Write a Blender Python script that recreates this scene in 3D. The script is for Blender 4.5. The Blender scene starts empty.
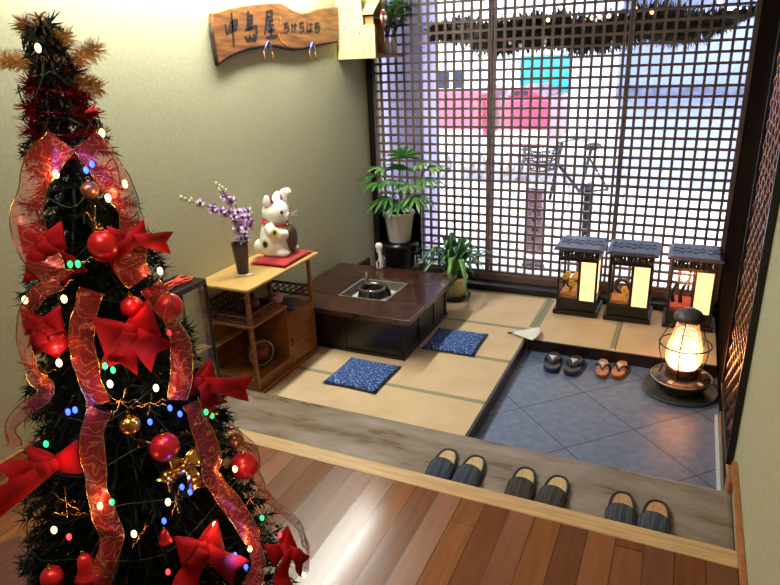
import bpy, math, random
from math import sin, cos, pi, sqrt, atan2, radians
from mathutils import Vector, Matrix
V = Vector
random.seed(7)
SC = bpy.context.scene
COL = SC.collection

# ------------------------------------------------------------------ camera
FPX = 631.74
RM = Matrix(((0.90754835, 0.11272899, -0.40453452), (0.41814408, -0.3317536, 0.84563295), (-0.03887843, -0.93660649, -0.34821939)))
EYE = V((0, 0, 1.8))
cd = bpy.data.cameras.new('camera'); cam = bpy.data.objects.new('camera', cd); COL.objects.link(cam)
cd.sensor_width = 36; cd.lens = FPX * 36 / 780; cd.clip_start = 0.02; cd.clip_end = 200
r, d, f = RM.col[0], RM.col[1], RM.col[2]
cam.matrix_world = Matrix(((r[0], -d[0], -f[0], 0), (r[1], -d[1], -f[1], 0), (r[2], -d[2], -f[2], 1.8), (0, 0, 0, 1)))
SC.camera = cam
def ray(px, py): return (RM @ V((px - 390, py - 292.5, FPX))).normalized()
def at(px, py, x=None, y=None, z=None):
    q = ray(px, py)
    i, v = (0, x) if x is not None else ((1, y) if y is not None else (2, z))
    return EYE + q * ((v - EYE[i]) / q[i])

# ------------------------------------------------------------------ room sizes
XL, XR, YL = -2.43, 0.31, 4.84
ZF, ZB, ZS, ZC = 0.235, 0.12, -0.08, 2.6

# ------------------------------------------------------------------ materials
def newmat(n):
    m = bpy.data.materials.new(n); m.use_nodes = True
    return m, m.node_tree.nodes, m.node_tree.links, m.node_tree.nodes['Principled BSDF']
def lin(c):
    return tuple((x / 12.92 if x <= 0.04045 else ((x + 0.055) / 1.055) ** 2.4) for x in c)
def s8(r, g, b): return lin((r / 255, g / 255, b / 255))
def ramp(N, stops):
    n = N.new('ShaderNodeValToRGB'); e = n.color_ramp.elements
    while len(e) < len(stops): e.new(0.5)
    for i, (p, c) in enumerate(stops):
        e[i].position = p; e[i].color = (*c[:3], 1)
    return n
def pm(name, c1, c2=None, scale=8, stretch=(1, 1, 1), rough=0.6, metal=0, bump=0, detail=4, trans=0, sheen=0, emit=None, estr=0, alpha=1, lo=.35, hi=.65, coat=0, spec=None):
    m, N, L, B = newmat(name)
    B.inputs['Roughness'].default_value = rough; B.inputs['Metallic'].default_value = metal
    B.inputs['Transmission Weight'].default_value = trans
    B.inputs['Sheen Weight'].default_value = sheen
    B.inputs['Coat Weight'].default_value = coat
    if spec is not None: B.inputs['Specular IOR Level'].default_value = spec
    B.inputs['Alpha'].default_value = alpha
    if c2 is None: c2 = tuple(x * 0.85 for x in c1)
    tc = N.new('ShaderNodeTexCoord'); mp = N.new('ShaderNodeMapping'); mp.inputs['Scale'].default_value = stretch
    nz = N.new('ShaderNodeTexNoise'); nz.inputs['Scale'].default_value = scale; nz.inputs['Detail'].default_value = detail
    L.new(tc.outputs['Object'], mp.inputs[0]); L.new(mp.outputs[0], nz.inputs['Vector'])
    rp = ramp(N, [(lo, c1), (hi, c2)]); L.new(nz.outputs['Fac'], rp.inputs[0]); L.new(rp.outputs[0], B.inputs['Base Color'])
    if bump:
        b = N.new('ShaderNodeBump'); b.inputs['Strength'].default_value = bump; b.inputs['Distance'].default_value = 0.01
        L.new(nz.outputs['Fac'], b.inputs['Height']); L.new(b.outputs[0], B.inputs['Normal'])
    if emit:
        B.inputs['Emission Color'].default_value = (*emit, 1); B.inputs['Emission Strength'].default_value = estr
    return m
def math_node(N, L, op, a, b=None):
    n = N.new('ShaderNodeMath'); n.operation = op
    for i, v in enumerate((a, b)):
        if v is None: continue
        if isinstance(v, (int, float)): n.inputs[i].default_value = v
        else: L.new(v, n.inputs[i])
    return n.outputs[0]

M = {}
M['plaster'] = pm('olive_plaster', s8(184, 180, 147), s8(175, 171, 138), 60, rough=.9, bump=.05)
M['ceiling'] = pm('ceiling_paint', s8(225, 220, 205), None, 20, rough=.9)
M['dark_wood'] = pm('dark_lacquered_wood', s8(38, 24, 20), s8(24, 15, 13), 5, (1, 8, 1), rough=.28, bump=.03)
M['lattice'] = pm('lattice_wood', s8(112, 90, 86), s8(92, 73, 70), 12, rough=.55)
M['corner_wood'] = pm('matt_dark_wood', s8(34, 24, 21), s8(22, 15, 13), 5, (1, 1, .3), rough=.5, spec=0)
M['table'] = pm('table_wood', s8(68, 40, 30), s8(40, 22, 17), 6, (1.2, 8, 1), rough=.17, bump=.02)
M['table_x'] = pm('table_wood_cross', s8(78, 48, 36), s8(46, 27, 20), 6, (8, 1.2, 1), rough=.17, bump=.02)
M['cab'] = pm('honey_wood', s8(150, 92, 46), s8(118, 66, 32), 7, (1, 1, 9), rough=.4, bump=.03)
M['cabtop'] = pm('light_honey_wood', s8(206, 168, 100), s8(186, 146, 82), 6, (10, 1, 1), rough=.4, bump=.02)
M['cabdark'] = pm('carved_dark_wood', s8(96, 54, 30), s8(54, 28, 16), 45, rough=.5, bump=.5)
M['pale_wood'] = pm('pale_cypress', s8(232, 212, 160), s8(218, 194, 138), 6, (1, 1, 10), rough=.6)
M['pale_wood2'] = pm('pale_cypress_brown', s8(190, 150, 96), s8(160, 118, 70), 6, (1, 8, 1), rough=.6)
M['strip'] = pm('light_nosing_wood', s8(206, 170, 118), s8(186, 144, 92), 5, (1, 14, 4), rough=.4, bump=.03)
M['orange_wood'] = pm('orange_trim_wood', s8(176, 112, 58), s8(150, 88, 42), 6, (1, 6, 6), rough=.4)
M['white_paint'] = pm('white_edge_paint', s8(225, 225, 225), None, 6, rough=.4)
M['black'] = pm('black_lacquer', s8(20, 17, 17), s8(12, 10, 10), 8, rough=.3)
M['black_matte'] = pm('black_matte', s8(22, 22, 24), s8(14, 14, 16), 12, rough=.7)
M['iron'] = pm('cast_iron', s8(44, 44, 46), s8(26, 26, 28), 40, rough=.55, metal=.6, bump=.2)
M['steel'] = pm('brushed_steel', s8(170, 160, 150), s8(140, 130, 120), 20, rough=.3, metal=1)
M['white_ceramic'] = pm('white_ceramic', s8(236, 234, 228), s8(226, 224, 216), 6, rough=.15)
M['cream_ceramic'] = pm('cream_ceramic', s8(226, 214, 176), s8(208, 192, 150), 6, rough=.3)
M['soil'] = pm('soil', s8(50, 38, 28), s8(28, 20, 15), 60, rough=1, bump=.5)
M['leaf'] = pm('leaf_green', s8(78, 134, 58), s8(46, 98, 42), 14, rough=.35)
M['leaf2'] = pm('leaf_bright', s8(122, 168, 84), s8(78, 132, 58), 14, rough=.35)
M['leaf3'] = pm('leaf_dark', s8(60, 116, 68), s8(32, 80, 48), 14, rough=.35)
M['stem'] = pm('stem_brown', s8(92, 80, 48), s8(60, 54, 32), 30, rough=.7)
M['red_cloth'] = pm('red_cloth', s8(196, 22, 34), s8(168, 14, 26), 30, rough=.8, sheen=.3)
M['red_velvet'] = pm('red_velvet', s8(154, 9, 14), s8(118, 6, 10), 14, rough=.8, spec=.15)
M['red_ball'] = pm('red_satin_bauble', s8(196, 28, 32), s8(176, 18, 24), 10, rough=.32, metal=.35)
M['gold'] = pm('gold_foil', s8(212, 160, 74), s8(166, 112, 44), 20, rough=.25, metal=1)
M['goldtinsel'] = pm('gold_tinsel', s8(226, 168, 84), s8(172, 112, 48), 60, rough=.35, metal=.35)
M['redtinsel'] = pm('red_tinsel', s8(170, 20, 34), s8(96, 6, 16), 60, rough=.3, metal=.7)
M['needle'] = pm('fir_needles', s8(16, 32, 18), s8(8, 15, 10), 30, rough=.6, spec=.2)
M['trunk'] = pm('trunk_brown', s8(32, 26, 18), None, 20, rough=.8)
M['wire'] = pm('dark_green_wire', s8(16, 34, 20), None, 20, rough=.5)
M['ash'] = pm('pale_ash', s8(206, 202, 190), s8(186, 180, 166), 40, rough=1, bump=.3)
M['stoneliner'] = pm('hearth_lining', s8(120, 116, 104), s8(96, 92, 82), 20, rough=.8)
M['indigo'] = None
M['slip_a'] = pm('navy_ribbed_cloth', s8(72, 82, 100), s8(34, 40, 54), 210, (1, .04, .04), rough=.9, bump=.5)
M['slip_b'] = pm('charcoal_ribbed_cloth', s8(76, 70, 64), s8(38, 35, 33), 210, (1, .04, .04), rough=.9, bump=.5)
M['slip_c'] = pm('grey_blue_ribbed_cloth', s8(74, 84, 92), s8(36, 43, 50), 210, (1, .04, .04), rough=.9, bump=.5)
M['insole'] = pm('straw_insole', s8(206, 180, 132), s8(180, 150, 104), 120, (1, .2, 1), rough=.8, bump=.2)
M['insole2'] = pm('tan_insole', s8(196, 148, 104), s8(170, 122, 82), 120, (1, .2, 1), rough=.8, bump=.2)
M['trim_cloth'] = pm('dark_binding', s8(48, 46, 50), None, 40, rough=.9)
M['sand_blue'] = pm('navy_vinyl', s8(34, 44, 84), s8(24, 32, 64), 20, rough=.35)
M['sand_print'] = pm('printed_footbed', s8(70, 66, 70), s8(34, 34, 40), 45, rough=.5)
M['sand_tan'] = pm('tan_print_footbed', s8(206, 150, 110), s8(178, 116, 92), 55, rough=.6)
M['sand_edge'] = pm('cork_sole', s8(150, 100, 60), s8(110, 70, 40), 40, rough=.8)
M['sand_strap'] = pm('dark_purple_strap', s8(60, 30, 44), None, 40, rough=.7)
M['white_cloth'] = pm('white_cloth', s8(226, 226, 232), None, 30, rough=.8)
M['paper'] = pm('white_paper', s8(240, 238, 232), s8(226, 224, 216), 10, rough=.9)
M['paper_dark'] = pm('dark_print', s8(40, 42, 50), None, 10, rough=.9)
M['sign_wood'] = pm('slab_wood', s8(156, 100, 46), s8(102, 60, 26), 5, (1, 1.2, 9), rough=.35, bump=.05)
M['bark'] = pm('bark_edge', s8(66, 40, 24), s8(40, 24, 14), 18, rough=.8, bump=.5)
M['ink'] = pm('black_ink', s8(30, 24, 20), None, 10, rough=.6)
M['ink_faded'] = pm('faded_ink', s8(52, 40, 28), s8(74, 50, 30), 20, rough=.7)
M['purple'] = pm('purple_cloth', s8(74, 64, 150), s8(150, 140, 196), 18, rough=.7)
M['vase'] = pm('dark_glass_vase', s8(44, 16, 42), s8(26, 8, 24), 10, rough=.25)
M['petal'] = pm('orchid_petal', s8(242, 228, 246), s8(176, 100, 186), 34, rough=.6)
M['petal_dark'] = pm('orchid_lip', s8(112, 28, 112), s8(86, 18, 90), 30, rough=.6)
M['bud'] = pm('orchid_bud', s8(206, 212, 170), s8(184, 196, 140), 30, rough=.6)
M['coaster'] = pm('tan_coaster', s8(196, 172, 130), None, 30, rough=.8)
M['brown_coin'] = pm('bronze_coin', s8(96, 78, 56), s8(66, 52, 38), 26, rough=.5, metal=.3, bump=.3)
M['pink_ear'] = pm('red_ear', s8(170, 38, 52), None, 30, rough=.6)
M['eye'] = pm('painted_eye', s8(30, 40, 36), None, 30, rough=.3)
M['red_cord'] = pm('orange_red_cord', s8(226, 78, 48), s8(196, 48, 32), 30, rough=.7)
M['gravel'] = pm('amber_gravel', s8(206, 140, 60), s8(120, 70, 30), 60, rough=.8, bump=.6)
M['redgravel'] = pm('red_gravel', s8(206, 80, 50), s8(150, 40, 24), 60, rough=.8, bump=.6)
M['yellowflower'] = pm('yellow_flower', s8(240, 200, 70), s8(226, 160, 40), 30, rough=.7)
M['darkstone'] = pm('dark_ornament', s8(36, 30, 28), s8(20, 16, 15), 30, rough=.5)
M['lamproof'] = pm('sky_tinted_roof', s8(84, 90, 112), s8(68, 74, 94), 30, rough=.4, bump=.05)  # bluish window reflection is put into the roof colour
M['copper'] = pm('copper_bowl', s8(150, 96, 66), s8(110, 66, 44), 14, rough=.3, metal=.7)
M['capgrey'] = pm('grey_enamel', s8(100, 94, 90), s8(80, 76, 72), 50, rough=.5, metal=.3, bump=.1)
M['label'] = pm('paper_label', s8(216, 206, 190), None, 10, rough=.7)
M['tin'] = pm('tin_disc', s8(150, 140, 126), s8(110, 98, 84), 20, rough=.3, metal=.6)
M['maroon'] = pm('maroon', s8(120, 40, 34), s8(90, 26, 24), 20, rough=.6)
M['stool'] = pm('red_brown_wood', s8(104, 48, 24), s8(76, 32, 16), 6, (1, 10, 1), rough=.45)
M['street'] = pm('street_paving', s8(214, 212, 216), s8(196, 194, 200), 2, rough=.9)
M['facade'] = pm('pale_facade', s8(232, 232, 236), s8(216, 218, 226), 1.5, rough=.9)
M['facade_grey'] = pm('blue_grey_facade', s8(116, 124, 152), s8(100, 110, 140), 1.5, rough=.9)
M['facade_low'] = pm('grey_shutter', s8(150, 156, 176), s8(138, 146, 170), 3, (1, 1, 6), rough=.8)
M['lilac'] = pm('lilac_render', s8(170, 162, 202), s8(158, 150, 192), 4, rough=.9)
M['carred'] = pm('rose_red_car_paint', s8(176, 52, 82), s8(162, 42, 72), 2, rough=.3, coat=.5)
M['carglass'] = pm('dark_car_glass', s8(44, 48, 64), None, 2, rough=.6, spec=.1)
M['rubber'] = pm('tyre_rubber', s8(34, 34, 36), None, 20, rough=.9)
M['hubgrey'] = pm('paled_tyre', s8(150, 150, 156), None, 20, rough=.9)  # rubber paled so wheels wash out against the overexposed street
M['tank'] = pm('dark_bronze_enamel', s8(104, 84, 74), s8(78, 60, 54), 14, rough=.35, metal=.4)
M['teal'] = pm('teal_sign', s8(48, 178, 196), s8(42, 168, 188), 2, rough=.6)
M['bluegrey'] = pm('blue_grey_cloth', s8(86, 92, 116), s8(60, 66, 90), 6, rough=.8)
M['mauve'] = pm('mauve_cloth', s8(196, 160, 168), s8(168, 128, 140), 12, rough=.8)
M['skin'] = pm('skin', s8(206, 160, 134), None, 10, rough=.6)
M['dark_cloth'] = pm('dark_cloth', s8(40, 40, 50), s8(28, 28, 36), 10, rough=.9)

def emis(name, c, s, base=None):
    m, N, L, B = newmat(name)
    B.inputs['Base Color'].default_value = (*(base or c), 1)
    B.inputs['Emission Color'].default_value = (*c, 1); B.inputs['Emission Strength'].default_value = s
    return m
M['tube_light'] = emis('fluorescent_tube', (1, .97, .88), 18)
M['lit_paper'] = emis('lit_paper_panel', (1, .66, .30), 1.0)
M['bulb_warm'] = emis('warm_bulb', (1, .60, .22), 5)
M['bulb_red'] = emis('red_bulb', (1, .03, .04), 3)
M['bulb_blue'] = emis('blue_bulb', (.03, .07, 1), 4)
M['bulb_green'] = emis('green_bulb', (.02, 1, .22), 1.6)
M['flame'] = emis('burner_glow', (1, .58, .28), 7)
M['flame_mid'] = emis('wire_coil_glow', (1, .62, .42), 1.6)

def glass(name, tint=(1, 1, 1), milk=0, rough=.02):
    m, N, L, B = newmat(name); N.remove(B)
    t = N.new('ShaderNodeBsdfTransparent'); t.inputs[0].default_value = (*tint, 1)
    g = N.new('ShaderNodeBsdfGlossy'); g.inputs['Roughness'].default_value = rough
    lw = N.new('ShaderNodeLayerWeight'); lw.inputs[0].default_value = .5
    mx = N.new('ShaderNodeMixShader'); fp = math_node(N, L, 'POWER', lw.outputs['Facing'], 4.0); L.new(math_node(N, L, 'ADD', math_node(N, L, 'MULTIPLY', fp, .55), .03), mx.inputs[0]); L.new(t.outputs[0], mx.inputs[1]); L.new(g.outputs[0], mx.inputs[2])
    out = mx.outputs[0]
    if milk:
        tr = N.new('ShaderNodeBsdfTranslucent'); tr.inputs[0].default_value = (1, .86, .78, 1); m2 = N.new('ShaderNodeMixShader'); m2.inputs[0].default_value = milk
        L.new(out, m2.inputs[1]); L.new(tr.outputs[0], m2.inputs[2]); out = m2.outputs[0]
    L.new(out, N['Material Output'].inputs[0])
    return m
M['glass'] = glass('clear_glass')
M['amber_glass'] = glass('amber_glass', (1, .90, .80), milk=.14)

def planks():
    m, N, L, B = newmat('wood_planks')
    tc = N.new('ShaderNodeTexCoord'); sp = N.new('ShaderNodeSeparateXYZ'); L.new(tc.outputs['Object'], sp.inputs[0])
    W = .092
    u = math_node(N, L, 'DIVIDE', math_node(N, L, 'ADD', sp.outputs[0], .907 + W * 60), W)
    idx = math_node(N, L, 'FLOOR', u); fr = math_node(N, L, 'FRACT', u)
    off = N.new('ShaderNodeTexWhiteNoise'); off.noise_dimensions = '1D'; L.new(idx, off.inputs['W'])
    v = math_node(N, L, 'ADD', math_node(N, L, 'DIVIDE', sp.outputs[1], 1.35), math_node(N, L, 'MULTIPLY', off.outputs[0], 7.0))
    jdx = math_node(N, L, 'FLOOR', v); fv = math_node(N, L, 'FRACT', v)
    cb = N.new('ShaderNodeCombineXYZ'); L.new(idx, cb.inputs[0]); L.new(jdx, cb.inputs[1])
    wn = N.new('ShaderNodeTexWhiteNoise'); wn.noise_dimensions = '2D'; L.new(cb.outputs[0], wn.inputs['Vector'])
    rp = ramp(N, [(0, s8(142, 88, 52)), (.5, s8(126, 76, 44)), (1, s8(106, 61, 35))]); L.new(wn.outputs[0], rp.inputs[0])
    mp = N.new('ShaderNodeMapping'); mp.inputs['Scale'].default_value = (9, .7, 1); L.new(tc.outputs['Object'], mp.inputs[0])
    nz = N.new('ShaderNodeTexNoise'); nz.inputs['Scale'].default_value = 6; nz.inputs['Detail'].default_value = 6; L.new(mp.outputs[0], nz.inputs[0])
    gr = ramp(N, [(.3, (.78, .78, .78)), (.7, (1.1, 1.1, 1.1))]); L.new(nz.outputs[0], gr.inputs[0])
    mx = N.new('ShaderNodeMix'); mx.data_type = 'RGBA'; mx.blend_type = 'MULTIPLY'; mx.inputs[0].default_value = 1
    L.new(rp.outputs[0], mx.inputs[6]); L.new(gr.outputs[0], mx.inputs[7])
    e1 = math_node(N, L, 'LESS_THAN', fr, .03); e2 = math_node(N, L, 'LESS_THAN', fv, .0025)
    e = math_node(N, L, 'MAXIMUM', e1, e2)
    mj = N.new('ShaderNodeMix'); mj.data_type = 'RGBA'; L.new(e, mj.inputs[0]); L.new(mx.outputs[2], mj.inputs[6]); mj.inputs[7].default_value = (*s8(52, 28, 16), 1)
    L.new(mj.outputs[2], B.inputs['Base Color'])
    # worn varnish: each plank has its own polish
    mr = N.new('ShaderNodeMapRange'); mr.inputs[3].default_value = .16; mr.inputs[4].default_value = .34; L.new(off.outputs[0], mr.inputs[0])
    L.new(mr.outputs[0], B.inputs['Roughness'])
    b = N.new('ShaderNodeBump'); b.inputs['Strength'].default_value = .25; b.inputs['Distance'].default_value = .004
    L.new(math_node(N, L, 'ADD', math_node(N, L, 'SUBTRACT', math_node(N, L, 'MULTIPLY', nz.outputs[0], .12), e), math_node(N, L, 'MULTIPLY', math_node(N, L, 'MULTIPLY', math_node(N, L, 'SUBTRACT', off.outputs[0], .5), fr), 2.6)), b.inputs['Height']); L.new(b.outputs[0], B.inputs['Normal'])
    return m
M['planks'] = planks()

def tiles():
    m, N, L, B = newmat('slate_tiles')
    tc = N.new('ShaderNodeTexCoord'); mp = N.new('ShaderNodeMapping')
    mp.vector_type = 'POINT'; mp.inputs['Rotation'].default_value = (0, 0, radians(45)); L.new(tc.outputs['Object'], mp.inputs[0])
    sp = N.new('ShaderNodeSeparateXYZ'); L.new(mp.outputs[0], sp.inputs[0])
    T = .425
    a = radians(45); x0, y0 = -.70, 3.106
    rx, ry = x0 * cos(a) - y0 * sin(a), x0 * sin(a) + y0 * cos(a)
    u = math_node(N, L, 'DIVIDE', math_node(N, L, 'ADD', sp.outputs[0], -rx + 20 * T), T)
    v = math_node(N, L, 'DIVIDE', math_node(N, L, 'ADD', sp.outputs[1], -ry + 20 * T), T)
    fu = math_node(N, L, 'LESS_THAN', math_node(N, L, 'FRACT', math_node(N, L, 'ADD', u, .008)), .016)
    fv = math_node(N, L, 'LESS_THAN', math_node(N, L, 'FRACT', math_node(N, L, 'ADD', v, .008)), .016)
    e = math_node(N, L, 'MAXIMUM', fu, fv)
    nz = N.new('ShaderNodeTexNoise'); nz.inputs['Scale'].default_value = 22; nz.inputs['Detail'].default_value = 8; L.new(tc.outputs['Object'], nz.inputs[0])
    rp = ramp(N, [(.3, s8(86, 98, 124)), (.7, s8(108, 120, 146))]); L.new(nz.outputs[0], rp.inputs[0])
    mj = N.new('ShaderNodeMix'); mj.data_type = 'RGBA'; L.new(e, mj.inputs[0]); L.new(rp.outputs[0], mj.inputs[6]); mj.inputs[7].default_value = (*s8(50, 54, 64), 1)
    L.new(mj.outputs[2], B.inputs['Base Color']); B.inputs['Roughness'].default_value = .42
    b = N.new('ShaderNodeBump'); b.inputs['Strength'].default_value = .2; b.inputs['Distance'].default_value = .004
    L.new(math_node(N, L, 'SUBTRACT', nz.outputs[0], e), b.inputs['Height']); L.new(b.outputs[0], B.inputs['Normal'])
    return m
M['tiles'] = tiles()

def tatami():
    m, N, L, B = newmat('tatami_straw')
    tc = N.new('ShaderNodeTexCoord')
    w1 = N.new('ShaderNodeTexWave'); w1.bands_direction = 'Y'; w1.inputs['Scale'].default_value = 60; w1.inputs['Distortion'].default_value = .6; L.new(tc.outputs['Object'], w1.inputs[0])
    nz = N.new('ShaderNodeTexNoise'); nz.inputs['Scale'].default_value = 5; nz.inputs['Detail'].default_value = 5; L.new(tc.outputs['Object'], nz.inputs[0])
    rp = ramp(N, [(.3, s8(222, 192, 150)), (.7, s8(208, 176, 134))]); L.new(nz.outputs[0], rp.inputs[0])
    mx = N.new('ShaderNodeMix'); mx.data_type = 'RGBA'; mx.blend_type = 'MULTIPLY'; mx.inputs[0].default_value = .15
    L.new(rp.outputs[0], mx.inputs[6]); L.new(w1.outputs[0], mx.inputs[7]); L.new(mx.outputs[2], B.inputs['Base Color'])
    B.inputs['Roughness'].default_value = .6
    b = N.new('ShaderNodeBump'); b.inputs['Strength'].default_value = .25; b.inputs['Distance'].default_value = .003; L.new(w1.outputs[0], b.inputs['Height']); L.new(b.outputs[0], B.inputs['Normal'])
    return m
M['tatami'] = tatami()
M['heri'] = pm('green_grey_border', s8(150, 146, 116), s8(132, 130, 104), 60, rough=.8)

def indigo():
    m, N, L, B = newmat('indigo_speckle')
    tc = N.new('ShaderNodeTexCoord')
    vo = N.new('ShaderNodeTexNoise'); vo.inputs['Scale'].default_value = 75; vo.inputs['Detail'].default_value = 2; L.new(tc.outputs['Object'], vo.inputs[0])
    rp = ramp(N, [(.46, s8(30, 52, 108)), (.55, s8(58, 92, 160)), (.64, s8(126, 156, 204))]); L.new(vo.outputs[0], rp.inputs[0])
    L.new(rp.outputs[0], B.inputs['Base Color']); B.inputs['Roughness'].default_value = .85
    return m
M['indigo'] = indigo()

def worn_board():
    m, N, L, B = newmat('worn_step_board')
    tc = N.new('ShaderNodeTexCoord'); mp = N.new('ShaderNodeMapping'); mp.inputs['Scale'].default_value = (1.2, 4, 1); L.new(tc.outputs['Object'], mp.inputs[0])
    nz = N.new('ShaderNodeTexNoise'); nz.inputs['Scale'].default_value = 2.6; nz.inputs['Detail'].default_value = 8; nz.inputs['Roughness'].default_value = .65; L.new(mp.outputs[0], nz.inputs[0])
    rp = ramp(N, [(.32, s8(104, 86, 66)), (.5, s8(132, 115, 96)), (.68, s8(152, 140, 132))]); L.new(nz.outputs[0], rp.inputs[0])
    L.new(rp.outputs[0], B.inputs['Base Color'])
    mr = N.new('ShaderNodeMapRange'); mr.inputs[1].default_value = .3; mr.inputs[2].default_value = .7; mr.inputs[3].default_value = .22; mr.inputs[4].default_value = .45; L.new(nz.outputs[0], mr.inputs[0]); L.new(mr.outputs[0], B.inputs['Roughness'])
    b = N.new('ShaderNodeBump'); b.inputs['Strength'].default_value = .1; b.inputs['Distance'].default_value = .01; L.new(nz.outputs[0], b.inputs['Height']); L.new(b.outputs[0], B.inputs['Normal'])
    return m
M['worn'] = worn_board()

def ribbon_mat():
    m, N, L, B = newmat('sheer_red_ribbon')
    tc = N.new('ShaderNodeTexCoord')
    w = N.new('ShaderNodeTexWave'); w.wave_type = 'RINGS'; w.inputs['Scale'].default_value = 14; w.inputs['Distortion'].default_value = 16; w.inputs['Detail'].default_value = 1; w.inputs['Detail Scale'].default_value = 2.0
    L.new(tc.outputs['Object'], w.inputs[0])
    rp = ramp(N, [(.90, s8(168, 30, 22)), (.97, s8(170, 82, 44))]); L.new(w.outputs[0], rp.inputs[0]); L.new(rp.outputs[0], B.inputs['Base Color'])
    al = ramp(N, [(.90, (.42, .42, .42)), (.97, (.75, .75, .75))]); L.new(w.outputs[0], al.inputs[0]); L.new(al.outputs[0], B.inputs['Alpha'])
    B.inputs['Roughness'].default_value = .35; B.inputs['Metallic'].default_value = .25
    B.inputs['Sheen Weight'].default_value = .3
    return m
M['ribbon'] = ribbon_mat()

def woven():
    m, N, L, B = newmat('woven_copper_slats')
    tc = N.new('ShaderNodeTexCoord'); sp = N.new('ShaderNodeSeparateXYZ'); L.new(tc.outputs['Object'], sp.inputs[0])
    return m
M['weave'] = pm('copper_lacquer_slats', s8(150, 92, 64), s8(100, 54, 36), 18, rough=.22, metal=.6)

def cat_mat():
    m, N, L, B = newmat('white_cat_glaze')
    tc = N.new('ShaderNodeTexCoord')
    col = None
    nz = N.new('ShaderNodeTexNoise'); nz.inputs['Scale'].default_value = 6; L.new(tc.outputs['Object'], nz.inputs[0])
    base = ramp(N, [(.3, s8(240, 238, 228)), (.7, s8(232, 228, 212))]); L.new(nz.outputs[0], base.inputs[0]); col = base.outputs[0]
    for c, r in (((-.02, -.10, .085), .034), ((.055, -.105, .165), .030)):
        d = N.new('ShaderNodeVectorMath'); d.operation = 'DISTANCE'; L.new(tc.outputs['Object'], d.inputs[0]); d.inputs[1].default_value = c
        rp = ramp(N, [(0, s8(34, 30, 20)), (.55, s8(34, 30, 20)), (.62, s8(206, 196, 120)), (1, s8(232, 224, 178))])
        L.new(math_node(N, L, 'DIVIDE', d.outputs['Value'], r), rp.inputs[0])
        mx = N.new('ShaderNodeMix'); mx.data_type = 'RGBA'; L.new(math_node(N, L, 'LESS_THAN', d.outputs['Value'], r), mx.inputs[0]); L.new(col, mx.inputs[6]); L.new(rp.outputs[0], mx.inputs[7]); col = mx.outputs[2]
    L.new(col, B.inputs['Base Color']); B.inputs['Roughness'].default_value = .3
    return m
M['cat'] = cat_mat()

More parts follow.
